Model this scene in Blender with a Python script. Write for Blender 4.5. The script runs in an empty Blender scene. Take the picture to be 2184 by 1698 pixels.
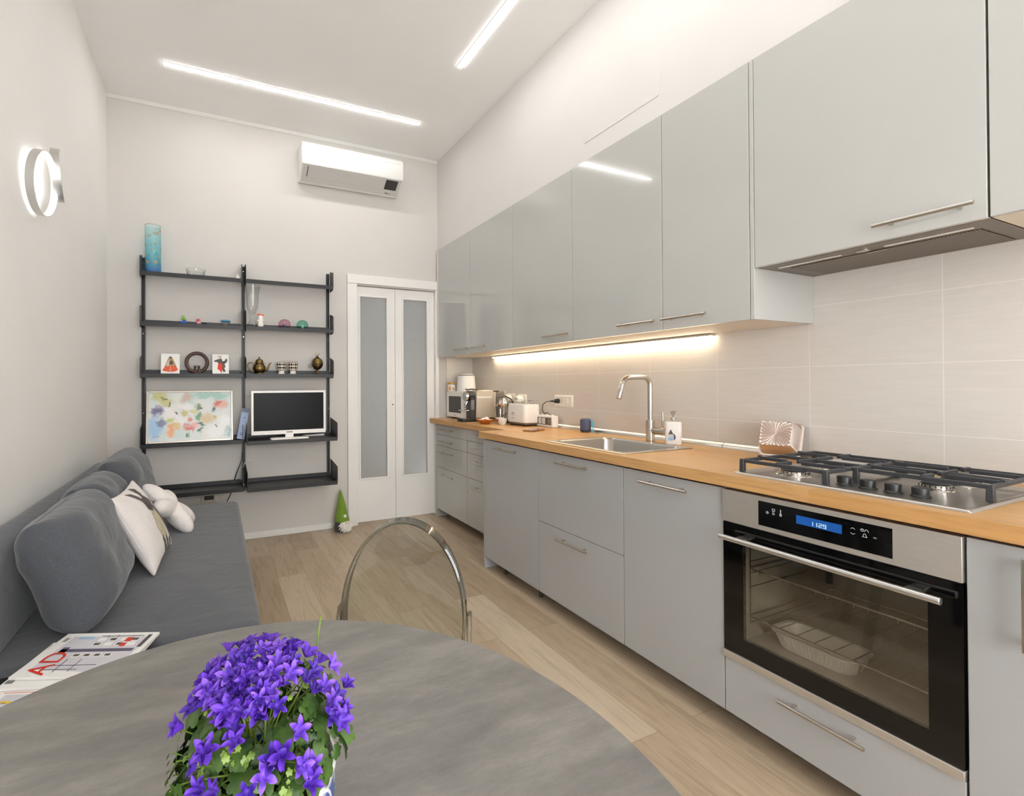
import bpy, bmesh, math, random
from math import sin, cos, pi, radians
from mathutils import Vector, Matrix, Euler

SC = bpy.context.scene
COL = SC.collection
random.seed(7)

# ------------------------------------------------------------------ camera
CAM_H = 1.2601
YAW, PITCH, ROLL = radians(23.921), radians(0.3068), radians(-0.3042)
FPX, CX, CY, IW, IH = 1003.965, 905.45, 813.47, 2184.0, 1698.0
r0 = Vector((cos(YAW), -sin(YAW), 0)); f0 = Vector((sin(YAW), cos(YAW), 0)); zz = Vector((0, 0, 1))
FWD = f0 * cos(PITCH) + zz * sin(PITCH)
U1 = -f0 * sin(PITCH) + zz * cos(PITCH)
RGT = r0 * cos(ROLL) + U1 * sin(ROLL)
UPV = -r0 * sin(ROLL) + U1 * cos(ROLL)
cam_data = bpy.data.cameras.new('camera')
cam = bpy.data.objects.new('camera', cam_data)
COL.objects.link(cam)
m = Matrix((RGT, UPV, -FWD)).transposed().to_4x4()
m.translation = (0, 0, CAM_H)
cam.matrix_world = m
cam_data.sensor_fit = 'HORIZONTAL'
cam_data.sensor_width = 36.0
cam_data.lens = FPX / IW * 36.0
cam_data.shift_x = (IW / 2 - CX) / IW
cam_data.shift_y = -(IH / 2 - CY) / IW
cam_data.clip_start = 0.02
SC.camera = cam

# ------------------------------------------------------------------ light levels, exposure
WORLD = 8.2          # daylight entering by the unseen window added behind the viewer
CEIL_E = 35.0        # ceiling light strips
LED_E = 22.0         # strip under the wall cabinets
LAMP_E = 6.0         # ring lamp
EXPOSURE = 0.37
w = bpy.data.worlds.new('world'); SC.world = w; w.use_nodes = True
w.node_tree.nodes['Background'].inputs[0].default_value = (0.97, 0.985, 1.0, 1)
w.node_tree.nodes['Background'].inputs[1].default_value = WORLD
vs = SC.view_settings
vs.view_transform = 'Standard'; vs.look = 'None'; vs.exposure = EXPOSURE; vs.gamma = 1.0
vs.use_curve_mapping = False
SC.display_settings.display_device = 'sRGB'
try:
    SC.cycles.use_denoising = True
    SC.cycles.max_bounces = 12
    SC.cycles.diffuse_bounces = 6
    SC.cycles.transparent_max_bounces = 24
    SC.cycles.sample_clamp_indirect = 6.0
    SC.cycles.use_light_tree = True
except Exception:
    pass

# ------------------------------------------------------------------ main dimensions (metres)
XB, XU, XW, XF = 1.676, 1.941, 2.341, 1.920      # base fronts, wall cabinet fronts, tiled wall, far base fronts
XL, YF, H, XUP = -0.729, 4.104, 3.408, 1.965     # left wall, far wall, ceiling, furred wall above cabinets
YR = -1.8
WT, WB = 0.932, 0.890                            # worktop top / underside

# ------------------------------------------------------------------ materials
def lin(c):
    return tuple((x / 255 / 12.92) if x / 255 <= 0.04045 else ((x / 255 + 0.055) / 1.055) ** 2.4 for x in c)

class NT:
    def __init__(s, name):
        s.m = bpy.data.materials.new(name); s.m.use_nodes = True
        s.t = s.m.node_tree; s.n = s.t.nodes; s.n.clear()
        s.out = s.n.new('ShaderNodeOutputMaterial')
    def add(s, t, **kw):
        nd = s.n.new('ShaderNode' + t)
        for k, v in kw.items():
            if k.startswith('i_'):
                key = k[2:]
                nd.inputs[int(key) if key.isdigit() else key.replace('_', ' ')].default_value = v
            else:
                setattr(nd, k, v)
        return nd
    def link(s, a, b): s.t.links.new(a, b)
    def mix(s, fac, a, b, blend='MIX'):
        nd = s.n.new('ShaderNodeMix'); nd.data_type = 'RGBA'; nd.blend_type = blend
        for sock, v in ((nd.inputs[0], fac), (nd.inputs[6], a), (nd.inputs[7], b)):
            if hasattr(v, 'is_linked') or hasattr(v, 'links'): s.link(v, sock)
            elif isinstance(v, (int, float)): sock.default_value = v
            else: sock.default_value = (*v, 1) if len(v) == 3 else v
        return nd.outputs[2]
    def ramp(s, fac, stops, interp='LINEAR'):
        nd = s.n.new('ShaderNodeValToRGB'); nd.color_ramp.interpolation = interp
        e = nd.color_ramp.elements
        while len(e) < len(stops): e.new(0.5)
        for el, (p, c) in zip(e, stops):
            el.position = p; el.color = (*c, 1) if len(c) == 3 else c
        s.link(fac, nd.inputs[0]); return nd.outputs[0]
    def coords(s, scale=(1, 1, 1), rot=(0, 0, 0), loc=(0, 0, 0)):
        tc = s.add('TexCoord'); mp = s.add('Mapping')
        mp.inputs['Scale'].default_value = scale; mp.inputs['Rotation'].default_value = rot; mp.inputs['Location'].default_value = loc
        s.link(tc.outputs['Object'], mp.inputs[0]); return mp.outputs[0]
    def noise(s, co, scale=5.0, detail=3.0, rough=0.5, dist=0.0):
        nd = s.add('TexNoise'); nd.inputs['Scale'].default_value = scale; nd.inputs['Detail'].default_value = detail
        nd.inputs['Roughness'].default_value = rough; nd.inputs['Distortion'].default_value = dist
        s.link(co, nd.inputs['Vector']); return nd
    def pbsdf(s, color=None, rough=0.5, metal=0.0, **kw):
        b = s.add('BsdfPrincipled')
        if color is not None:
            if hasattr(color, 'links'): s.link(color, b.inputs['Base Color'])
            else: b.inputs['Base Color'].default_value = (*color, 1)
        b.inputs['Roughness'].default_value = rough; b.inputs['Metallic'].default_value = metal
        for k, v in kw.items(): b.inputs[k.replace('_', ' ')].default_value = v
        s.link(b.outputs[0], s.out.inputs[0]); return b
    def bump(s, b, height, strength=0.3, dist=0.002):
        n = s.add('Bump'); n.inputs['Strength'].default_value = strength; n.inputs['Distance'].default_value = dist
        s.link(height, n.inputs['Height']); s.link(n.outputs[0], b.inputs['Normal'])

def simple(name, rgb, rough=0.5, metal=0.0, var=0.04, scale=14.0, stretch=(1, 1, 1), bump=0.0, bscale=None, **kw):
    t = NT(name); c = lin(rgb)
    co = t.coords(stretch); n = t.noise(co, scale, 3)
    a = tuple(max(0, x * (1 - var)) for x in c); b = tuple(min(1, x * (1 + var)) for x in c)
    col = t.ramp(n.outputs[0], [(0.3, a), (0.7, b)])
    p = t.pbsdf(col, rough, metal, **kw)
    if bump:
        nb = t.noise(co, bscale or scale * 6, 3); t.bump(p, nb.outputs[0], bump)
    return t.m

def emit(name, rgb, strength):
    t = NT(name); e = t.add('Emission')
    e.inputs[0].default_value = (*rgb, 1); e.inputs[1].default_value = strength
    t.link(e.outputs[0], t.out.inputs[0]); return t.m

def thin_glass(name, tint, edge, refl=1.0, rough=0.01, ior=1.5, edge_pow=3.0, solid=0.0):
    """Sheet of clear material: straight transmission, darker towards grazing angles, Fresnel reflection."""
    t = NT(name)
    lw = t.add('LayerWeight'); lw.inputs[0].default_value = 0.5
    pw = t.add('Math', operation='POWER'); pw.inputs[1].default_value = edge_pow
    t.link(lw.outputs['Facing'], pw.inputs[0])
    co = t.coords(); n = t.noise(co, 3.0, 2)
    tv = t.mix(n.outputs[0], tuple(x * 0.99 for x in tint), tint)
    tr = t.add('BsdfTransparent'); t.link(t.mix(pw.outputs[0], tv, edge), tr.inputs[0])
    gl = t.add('BsdfGlossy'); gl.inputs['Roughness'].default_value = rough
    f5 = t.add('Math', operation='POWER'); f5.inputs[1].default_value = 5.0; t.link(lw.outputs['Facing'], f5.inputs[0])
    f0_ = ((ior - 1) / (ior + 1)) ** 2
    mu = t.add('Math', operation='MULTIPLY_ADD'); mu.inputs[1].default_value = (1 - f0_) * refl * 0.7; mu.inputs[2].default_value = f0_ * refl; mu.use_clamp = True
    t.link(f5.outputs[0], mu.inputs[0])
    mx = t.add('MixShader'); t.link(mu.outputs[0], mx.inputs[0]); t.link(tr.outputs[0], mx.inputs[1]); t.link(gl.outputs[0], mx.inputs[2])
    t.link(mx.outputs[0], t.out.inputs[0]); return t.m

MAT = {}
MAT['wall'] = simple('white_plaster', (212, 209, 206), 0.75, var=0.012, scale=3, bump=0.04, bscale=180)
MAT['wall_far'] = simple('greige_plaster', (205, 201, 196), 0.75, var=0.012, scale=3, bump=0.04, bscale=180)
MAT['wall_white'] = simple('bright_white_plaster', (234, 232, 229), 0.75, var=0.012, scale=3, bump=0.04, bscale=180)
MAT['ceiling'] = simple('ceiling_paint', (240, 239, 237), 0.8, var=0.01, scale=2)
MAT['trim'] = simple('white_lacquer', (228, 226, 222), 0.35, var=0.01)
MAT['cab'] = simple('grey_gloss_front', (182, 182, 178), 0.10, var=0.015, scale=2, Coat_Weight=0.35, Coat_Roughness=0.02)
MAT['cab_base'] = simple('grey_satin_front', (170, 171, 171), 0.16, var=0.015, scale=2, Coat_Weight=0.2, Coat_Roughness=0.06)
MAT['carcass'] = simple('cream_melamine', (226, 216, 200), 0.45, var=0.01)
MAT['carcass_dark'] = simple('grey_melamine', (165, 166, 165), 0.3, var=0.01)
MAT['plinth'] = simple('plinth_grey', (120, 116, 110), 0.5)
MAT['steel'] = simple('brushed_steel', (190, 186, 180), 0.28, 1.0, var=0.05, scale=30, stretch=(1, 1, 18))
MAT['steel_h'] = simple('brushed_steel_panel', (214, 210, 204), 0.42, 0.85, var=0.05, scale=30, stretch=(1, 1, 25))
MAT['hood_steel'] = simple('hood_underside_steel', (132, 122, 112), 0.38, 0.9, var=0.05)
MAT['nickel'] = simple('satin_nickel', (205, 200, 192), 0.22, 1.0, var=0.03)
MAT['chrome'] = simple('chrome', (225, 225, 225), 0.06, 1.0, var=0.01)
MAT['alu'] = simple('brushed_aluminium', (215, 214, 212), 0.3, 1.0, var=0.03)
MAT['black_metal'] = simple('black_painted_metal', (25, 25, 26), 0.42, 0.0, var=0.08)
MAT['grey_metal'] = simple('grey_painted_metal', (78, 78, 78), 0.45, 0.0, var=0.05)
MAT['cast_iron'] = simple('cast_iron', (52, 54, 58), 0.45, 0.0, var=0.12, scale=60, bump=0.15)
MAT['black_plastic'] = simple('black_plastic', (26, 26, 28), 0.4)
MAT['black_gloss'] = simple('black_glass', (8, 8, 9), 0.05, var=0.02)
MAT['dark_plastic'] = simple('dark_grey_plastic', (58, 56, 54), 0.4)
MAT['white_plastic'] = simple('white_plastic', (236, 233, 228), 0.3, var=0.01)
MAT['white_matte'] = simple('white_matte_plastic', (238, 236, 232), 0.55, var=0.01)
MAT['ac_white'] = simple('air_conditioner_white', (222, 221, 218), 0.35, var=0.01)
MAT['ac_lower'] = simple('pale_grey_plastic', (200, 198, 194), 0.4, var=0.01)
MAT['paper'] = simple('paper_white', (236, 235, 232), 0.5, var=0.015)
MAT['ink'] = simple('dark_ink', (40, 40, 46), 0.6)
MAT['ink_grey'] = simple('grey_ink', (120, 120, 122), 0.6)
MAT['red'] = simple('red_ink', (214, 52, 34), 0.5)
MAT['orange_red'] = simple('orange_red_ink', (222, 88, 52), 0.6, var=0.15, scale=60)
MAT['yellow'] = simple('yellow_ink', (232, 198, 70), 0.5)
MAT['blue_ink'] = simple('blue_ink', (50, 70, 120), 0.5)
MAT['pale_blue'] = simple('pale_blue_ink', (150, 190, 222), 0.5)
MAT['lilac_grey'] = simple('lilac_grey_ink', (205, 203, 210), 0.5)
MAT['purple_grey'] = simple('purple_grey_ink', (96, 92, 112), 0.5)
MAT['tan'] = simple('tan_ink', (170, 142, 100), 0.6, var=0.2, scale=50)
MAT['fig_grey'] = simple('grey_wash_ink', (84, 78, 76), 0.6, var=0.3, scale=50)
MAT['skin_ink'] = simple('pale_ink', (205, 180, 165), 0.6)
MAT['brass'] = simple('antique_brass', (128, 108, 66), 0.32, 1.0, var=0.35, scale=45, bump=0.2)
MAT['bronze'] = simple('dark_carved_wood', (70, 48, 40), 0.38, 0.0, var=0.2, scale=30)
MAT['blue_box'] = simple('pale_blue_card', (160, 175, 208), 0.5, var=0.03)
MAT['blue_box_dark'] = simple('slate_blue_card', (110, 118, 136), 0.5, var=0.03)
MAT['navy'] = simple('navy_ink', (24, 38, 92), 0.5)
MAT['speaker'] = simple('slate_blue_mesh', (78, 86, 112), 0.6, var=0.15, scale=220, bump=0.2)
MAT['cyan'] = simple('cyan_fabric', (52, 170, 205), 0.7)
MAT['bowl'] = simple('amber_glaze', (176, 100, 34), 0.2, var=0.15, scale=30)
MAT['ceramic'] = simple('white_ceramic', (238, 234, 228), 0.15, var=0.01)
MAT['frame_silver'] = simple('silver_frame', (196, 188, 178), 0.35, 0.6, var=0.04)
MAT['led_white'] = emit('ceiling_strip_light', (1.0, 0.985, 0.955), CEIL_E)
MAT['led_warm'] = emit('warm_strip_light', (1.0, 0.80, 0.56), LED_E)
MAT['led_lamp'] = emit('ring_strip_light', (1.0, 0.98, 0.95), LAMP_E)
MAT['screen_blue'] = emit('blue_display', (0.025, 0.13, 0.46), 0.62)
MAT['digit'] = emit('lit_digits', (0.62, 0.85, 1.0), 0.95)
MAT['icon'] = emit('lit_symbols', (0.8, 0.82, 0.82), 0.7)
MAT['glass'] = thin_glass('clear_glass', (0.985, 0.99, 0.99), (0.70, 0.72, 0.73))
MAT['glass_pink'] = thin_glass('pink_glass', (0.93, 0.72, 0.80), (0.6, 0.3, 0.45))
MAT['glass_green'] = thin_glass('green_glass', (0.60, 0.88, 0.81), (0.22, 0.55, 0.48))
MAT['chair_sheet'] = thin_glass('smoke_tinted_sheet', (0.78, 0.80, 0.77), (0.42, 0.44, 0.40), refl=1.0)
MAT['chair_rim'] = thin_glass('smoke_tinted_rim', (0.82, 0.84, 0.80), (0.04, 0.05, 0.04), refl=1.8, edge_pow=1.5)
MAT['oven_glass'] = thin_glass('oven_window_glass', (0.88, 0.87, 0.83), (0.6, 0.6, 0.56), refl=2.6, ior=1.55)

# floor: pale oak boards running along the room
t = NT('oak_floor_boards')
tc = t.add('TexCoord'); sx = t.add('SeparateXYZ'); t.link(tc.outputs['Object'], sx.inputs[0])
cb = t.add('CombineXYZ'); t.link(sx.outputs[1], cb.inputs[0]); t.link(sx.outputs[0], cb.inputs[1])
br = t.add('TexBrick', offset=0.37, offset_frequency=2, squash=1.0)
br.inputs['Color1'].default_value = (0, 0, 0, 1); br.inputs['Color2'].default_value = (1, 1, 1, 1); br.inputs['Mortar'].default_value = (0.5, 0.5, 0.5, 1)
br.inputs['Scale'].default_value = 1.0; br.inputs['Mortar Size'].default_value = 0.0012; br.inputs['Mortar Smooth'].default_value = 0.2
br.inputs['Brick Width'].default_value = 1.22; br.inputs['Row Height'].default_value = 0.182
t.link(cb.outputs[0], br.inputs['Vector'])
off = t.add('VectorMath', operation='MULTIPLY'); t.link(br.outputs['Color'], off.inputs[0]); off.inputs[1].default_value = (9, 5, 3)
ad = t.add('VectorMath', operation='ADD'); t.link(tc.outputs['Object'], ad.inputs[0]); t.link(off.outputs[0], ad.inputs[1])
mp = t.add('Mapping'); mp.inputs['Scale'].default_value = (14, 1.3, 1); t.link(ad.outputs[0], mp.inputs[0])
n1 = t.noise(mp.outputs[0], 2.2, 5, 0.6, 1.2)
mp2 = t.add('Mapping'); mp2.inputs['Scale'].default_value = (70, 4, 1); t.link(ad.outputs[0], mp2.inputs[0])
n2 = t.noise(mp2.outputs[0], 3.0, 3, 0.6)
mp3 = t.add('Mapping'); mp3.inputs['Scale'].default_value = (5, 1.1, 1); t.link(ad.outputs[0], mp3.inputs[0])
vo = t.add('TexVoronoi'); vo.inputs['Scale'].default_value = 1.1; t.link(mp3.outputs[0], vo.inputs['Vector'])
base = t.ramp(br.outputs['Color'], [(0.0, lin((166, 145, 120))), (0.5, lin((184, 165, 141))), (1.0, lin((199, 182, 159)))])
g1 = t.ramp(n1.outputs[0], [(0.28, (0.66, 0.62, 0.58)), (0.48, (0.94, 0.93, 0.92)), (0.75, (1.10, 1.09, 1.06))])
c1 = t.mix(0.8, base, g1, 'MULTIPLY')
g2 = t.ramp(n2.outputs[0], [(0.35, (0.88, 0.87, 0.85)), (0.65, (1.0, 1.0, 1.0))])
c2 = t.mix(0.7, c1, g2, 'MULTIPLY')
kn = t.ramp(vo.outputs['Distance'], [(0.0, (0.42, 0.34, 0.27)), (0.05, (0.78, 0.74, 0.70)), (0.12, (1, 1, 1))])
c3 = t.mix(0.8, c2, kn, 'MULTIPLY')
c4 = t.mix(br.outputs['Fac'], c3, lin((142, 122, 98)))
b = t.pbsdf(c4, 0.42); t.bump(b, n2.outputs[0], 0.06, 0.001)
MAT['floor'] = t.m

# oak worktop
t = NT('oak_worktop')
tc = t.add('TexCoord'); sx = t.add('SeparateXYZ'); t.link(tc.outputs['Object'], sx.inputs[0])
cb = t.add('CombineXYZ'); t.link(sx.outputs[1], cb.inputs[0]); t.link(sx.outputs[0], cb.inputs[1])
br = t.add('TexBrick', offset=0.4, offset_frequency=2)
br.inputs['Color1'].default_value = (0, 0, 0, 1); br.inputs['Color2'].default_value = (1, 1, 1, 1); br.inputs['Mortar'].default_value = (0.5, 0.5, 0.5, 1)
br.inputs['Scale'].default_value = 1.0; br.inputs['Mortar Size'].default_value = 0.0
br.inputs['Brick Width'].default_value = 1.4; br.inputs['Row Height'].default_value = 0.075
t.link(cb.outputs[0], br.inputs['Vector'])
off = t.add('VectorMath', operation='MULTIPLY'); t.link(br.outputs['Color'], off.inputs[0]); off.inputs[1].default_value = (3, 7, 2)
ad = t.add('VectorMath', operation='ADD'); t.link(tc.outputs['Object'], ad.inputs[0]); t.link(off.outputs[0], ad.inputs[1])
mp = t.add('Mapping'); mp.inputs['Scale'].default_value = (16, 1.5, 26); t.link(ad.outputs[0], mp.inputs[0])
n1 = t.noise(mp.outputs[0], 2.0, 6, 0.62, 1.4)
base = t.ramp(br.outputs['Color'], [(0.0, lin((196, 150, 94))), (1.0, lin((208, 166, 112)))])
g1 = t.ramp(n1.outputs[0], [(0.28, (0.66, 0.60, 0.52)), (0.5, (0.95, 0.94, 0.92)), (0.72, (1.08, 1.06, 1.02))])
b = t.pbsdf(t.mix(0.75, base, g1, 'MULTIPLY'), 0.38)
MAT['oak'] = t.m

# table top: streaked grey ceramic
t = NT('grey_stone_laminate')
co = t.coords((1.6, 5.5, 1), rot=(0, 0, radians(5)))
n1 = t.noise(co, 3.2, 14, 0.74, 0.0)
n2 = t.noise(t.coords((1, 1.6, 1)), 5.5, 8, 0.66, 0.2)
n3 = t.noise(t.coords((30, 60, 1)), 6.0, 4, 0.7)
c1 = t.ramp(n1.outputs[0], [(0.25, lin((96, 93, 90))), (0.5, lin((119, 116, 112))), (0.75, lin((142, 138, 133)))])
c2 = t.ramp(n2.outputs[0], [(0.3, (0.84, 0.84, 0.84)), (0.7, (1.10, 1.09, 1.07))])
c3 = t.ramp(n3.outputs[0], [(0.3, (0.86, 0.86, 0.86)), (0.7, (1.06, 1.06, 1.06))])
MAT['table'] = None
b = t.pbsdf(t.mix(0.5, t.mix(0.8, c1, c2, 'MULTIPLY'), c3, 'MULTIPLY'), 0.42)
t.bump(b, n3.outputs[0], 0.05, 0.001)
MAT['table'] = t.m

# wall tiles
t = NT('beige_wall_tiles')
tc = t.add('TexCoord'); sx = t.add('SeparateXYZ'); t.link(tc.outputs['Object'], sx.inputs[0])
sm = t.add('Math', operation='SUBTRACT'); t.link(sx.outputs[1], sm.inputs[0]); t.link(sx.outputs[0], sm.inputs[1])
ofy = t.add('Math', operation='ADD'); t.link(sm.outputs[0], ofy.inputs[0]); ofy.inputs[1].default_value = XW - 1.182 + 0.4085 * 9
ofz = t.add('Math', operation='ADD'); t.link(sx.outputs[2], ofz.inputs[0]); ofz.inputs[1].default_value = -1.070 + 0.256 * 8
cb = t.add('CombineXYZ'); t.link(ofy.outputs[0], cb.inputs[0]); t.link(ofz.outputs[0], cb.inputs[1])
br = t.add('TexBrick', offset=0.0, offset_frequency=2)
br.inputs['Color1'].default_value = (0.4, 0.4, 0.4, 1); br.inputs['Color2'].default_value = (0.6, 0.6, 0.6, 1); br.inputs['Mortar'].default_value = (1, 1, 1, 1)
br.inputs['Scale'].default_value = 1.0; br.inputs['Mortar Size'].default_value = 0.0013; br.inputs['Mortar Smooth'].default_value = 0.1
br.inputs['Brick Width'].default_value = 0.4085; br.inputs['Row Height'].default_value = 0.256
t.link(cb.outputs[0], br.inputs['Vector'])
n1 = t.noise(t.coords((1, 2.2, 28)), 3.0, 5, 0.6)
tile = t.ramp(n1.outputs[0], [(0.25, lin((209, 204, 197))), (0.75, lin((216, 211, 205)))])
col = t.mix(br.outputs['Fac'], tile, lin((229, 225, 219)))
b = t.pbsdf(col, 0.22); 
inv = t.add('Math', operation='SUBTRACT'); inv.inputs[0].default_value = 1.0; t.link(br.outputs['Fac'], inv.inputs[1])
t.bump(b, inv.outputs[0], 0.25, 0.002)
MAT['tile'] = t.m

# sofa fabric
def fabric(name, rgb, dark=0.75, scale=500, wr=0.5, spk=0.8):
    t = NT(name); c = lin(rgb)
    co = t.coords(); n = t.noise(co, scale, 2, 0.6); n2 = t.noise(co, 7.0, 3)
    n4 = t.noise(t.coords((1, 1, 1)), 150, 3, 0.7)
    a = t.ramp(n.outputs[0], [(0.32, tuple(x * dark for x in c)), (0.68, tuple(x * (1 + 0.9 * (1 - dark)) for x in c))])
    b2 = t.ramp(n2.outputs[0], [(0.3, (0.94, 0.94, 0.95)), (0.7, (1.05, 1.05, 1.05))])
    b3 = t.ramp(n4.outputs[0], [(0.3, (0.86, 0.86, 0.86)), (0.7, (1.12, 1.12, 1.12))])
    p = t.pbsdf(t.mix(spk, t.mix(spk, a, b2, 'MULTIPLY'), b3, 'MULTIPLY'), 0.9, Sheen_Weight=0.25, Sheen_Roughness=0.5)
    n3 = t.noise(t.coords((1.5, 2.2, 2)), 5.0, 4, 0.5, 0.8)
    s1 = t.add('Math', operation='MULTIPLY'); t.link(n3.outputs[0], s1.inputs[0]); s1.inputs[1].default_value = wr
    t.bump(p, s1.outputs[0], 0.5, 0.02)
    return t.m
MAT['sofa'] = fabric('charcoal_weave', (82, 85, 90))
MAT['cushion'] = fabric('charcoal_weave_soft', (78, 81, 87), wr=0.8)
MAT['pillow'] = fabric('ivory_cotton', (222, 216, 212), 0.95, 300, 0.5, 0.25)
MAT['plush'] = fabric('white_plush', (228, 222, 218), 0.93, 220, 0.9, 0.3)
MAT['felt'] = fabric('green_felt', (112, 142, 38), 0.8, 240, 0.2)
MAT['dark_felt'] = fabric('dark_grey_felt', (66, 62, 58), 0.7, 240, 0.2)
MAT['fur'] = simple('white_fur', (236, 232, 226), 0.8, var=0.05, scale=60)

# frosted door glass
t = NT('frosted_glass')
n = t.noise(t.coords((1, 1, 1)), 90, 3)
col = t.ramp(n.outputs[0], [(0.3, (0.47, 0.49, 0.49)), (0.7, (0.53, 0.545, 0.54))])
b = t.pbsdf(col, 0.38, 0.0, Transmission_Weight=0.75, IOR=1.3)
MAT['frosted'] = t.m

# vase: blue at the foot fading to pale aqua
t = NT('aqua_gradient_glass')
tc = t.add('TexCoord'); sx = t.add('SeparateXYZ'); t.link(tc.outputs['Object'], sx.inputs[0])
col = t.ramp(sx.outputs[2], [(0.0, (0.36, 0.60, 0.90)), (0.05, (0.50, 0.82, 0.93)), (0.14, (0.68, 0.92, 0.95)), (0.34, (0.87, 0.97, 0.98))])
tr = t.add('BsdfTransparent'); t.link(col, tr.inputs[0])
df = t.add('BsdfDiffuse'); t.link(col, df.inputs[0])
gl = t.add('BsdfGlossy'); gl.inputs['Roughness'].default_value = 0.03
m1 = t.add('MixShader'); m1.inputs[0].default_value = 0.10; t.link(tr.outputs[0], m1.inputs[1]); t.link(df.outputs[0], m1.inputs[2])
lw = t.add('LayerWeight'); lw.inputs[0].default_value = 0.5
f5 = t.add('Math', operation='POWER'); f5.inputs[1].default_value = 5.0; t.link(lw.outputs['Facing'], f5.inputs[0])
fr = t.add('Math', operation='MULTIPLY_ADD'); fr.inputs[1].default_value = 0.6; fr.inputs[2].default_value = 0.04; t.link(f5.outputs[0], fr.inputs[0])
m2 = t.add('MixShader'); t.link(fr.outputs[0], m2.inputs[0]); t.link(m1.outputs[0], m2.inputs[1]); t.link(gl.outputs[0], m2.inputs[2])
t.link(m2.outputs[0], t.out.inputs[0]); MAT['vase_blue'] = t.m

# flower petals: pale eye, violet blade
def petal(name, outer, mid):
    t = NT(name)
    tc = t.add('TexCoord'); ln = t.add('VectorMath', operation='LENGTH'); t.link(tc.outputs['Object'], ln.inputs[0])
    c = t.ramp(ln.outputs['Value'], [(0.0, lin((206, 190, 240))), (0.0028, lin(mid)), (0.010, lin(outer)), (0.02, lin(outer))])
    n = t.noise(tc.outputs['Object'], 260, 2); v = t.ramp(n.outputs[0], [(0.3, (0.8, 0.8, 0.85)), (0.7, (1.12, 1.1, 1.08))])
    t.pbsdf(t.mix(0.8, c, v, 'MULTIPLY'), 0.55, Subsurface_Weight=0.0); return t.m
MAT['petal'] = [petal('violet_petal', (104, 52, 190), (84, 44, 168)), petal('deep_violet_petal', (80, 38, 168), (62, 34, 140)), petal('light_violet_petal', (132, 84, 208), (104, 62, 188))]
def leafm(name, a, bq):
    t = NT(name); n = t.noise(t.coords(), 60, 3)
    c = t.ramp(n.outputs[0], [(0.3, lin(a)), (0.7, lin(bq))]); t.pbsdf(c, 0.45); return t.m
MAT['leaf'] = leafm('green_leaf', (36, 64, 24), (78, 108, 40))
MAT['sprout'] = leafm('pale_green_sprout', (92, 120, 40), (126, 150, 58))
# blue and white pot
t = NT('blue_white_glaze')
co = t.coords(); vo = t.add('TexVoronoi', feature='SMOOTH_F1'); vo.inputs['Scale'].default_value = 24
t.link(co, vo.inputs['Vector'])
wv = t.add('Math', operation='SINE'); ml = t.add('Math', operation='MULTIPLY'); ml.inputs[1].default_value = 34
t.link(vo.outputs['Distance'], ml.inputs[0]); t.link(ml.outputs[0], wv.inputs[0])
scr = t.ramp(wv.outputs[0], [(0.35, lin((54, 84, 156))), (0.62, lin((216, 222, 232)))])
tc = t.add('TexCoord'); sx = t.add('SeparateXYZ'); t.link(tc.outputs['Object'], sx.inputs[0])
band = t.ramp(sx.outputs[2], [(0.0, (0, 0, 0)), (0.045, (0, 0, 0)), (0.048, (1, 1, 1)), (0.096, (1, 1, 1)), (0.099, (0, 0, 0))])
t.pbsdf(t.mix(band, lin((226, 226, 224)), scr), 0.12); MAT['pot'] = t.m
MAT['soil'] = simple('potting_soil', (44, 32, 24), 0.95, var=0.3, scale=120)
# patterned cups
t = NT('black_white_cup_glaze')
tc = t.add('TexCoord'); sx = t.add('SeparateXYZ'); t.link(tc.outputs['Object'], sx.inputs[0])
at = t.add('Math', operation='ARCTAN2'); t.link(sx.outputs[0], at.inputs[0]); t.link(sx.outputs[1], at.inputs[1])
aa = t.add('Math', operation='MULTIPLY'); aa.inputs[1].default_value = 9 / (2 * pi) * 2; t.link(at.outputs[0], aa.inputs[0])
za = t.add('Math', operation='MULTIPLY'); za.inputs[1].default_value = 55; t.link(sx.outputs[2], za.inputs[0])
cb = t.add('CombineXYZ'); t.link(aa.outputs[0], cb.inputs[0]); t.link(za.outputs[0], cb.inputs[1])
ro = t.add('Mapping'); ro.inputs['Rotation'].default_value = (0, 0, pi / 4); t.link(cb.outputs[0], ro.inputs[0])
ck = t.add('TexChecker'); ck.inputs['Scale'].default_value = 1.0; t.link(ro.outputs[0], ck.inputs['Vector'])
ck.inputs['Color1'].default_value = (*lin((226, 214, 196)), 1); ck.inputs['Color2'].default_value = (*lin((34, 34, 38)), 1)
t.pbsdf(ck.outputs[0], 0.2); MAT['cup_pattern'] = t.m
# hood filter mesh
t = NT('hood_filter_mesh')
ck = t.add('TexChecker'); ck.inputs['Scale'].default_value = 1.0
t.link(t.coords((170, 170, 170), rot=(0, 0, pi / 4)), ck.inputs['Vector'])
ck.inputs['Color1'].default_value = (*lin((60, 54, 50)), 1); ck.inputs['Color2'].default_value = (*lin((150, 138, 126)), 1)
t.pbsdf(ck.outputs[0], 0.45, 0.6); MAT['filter'] = t.m

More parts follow.
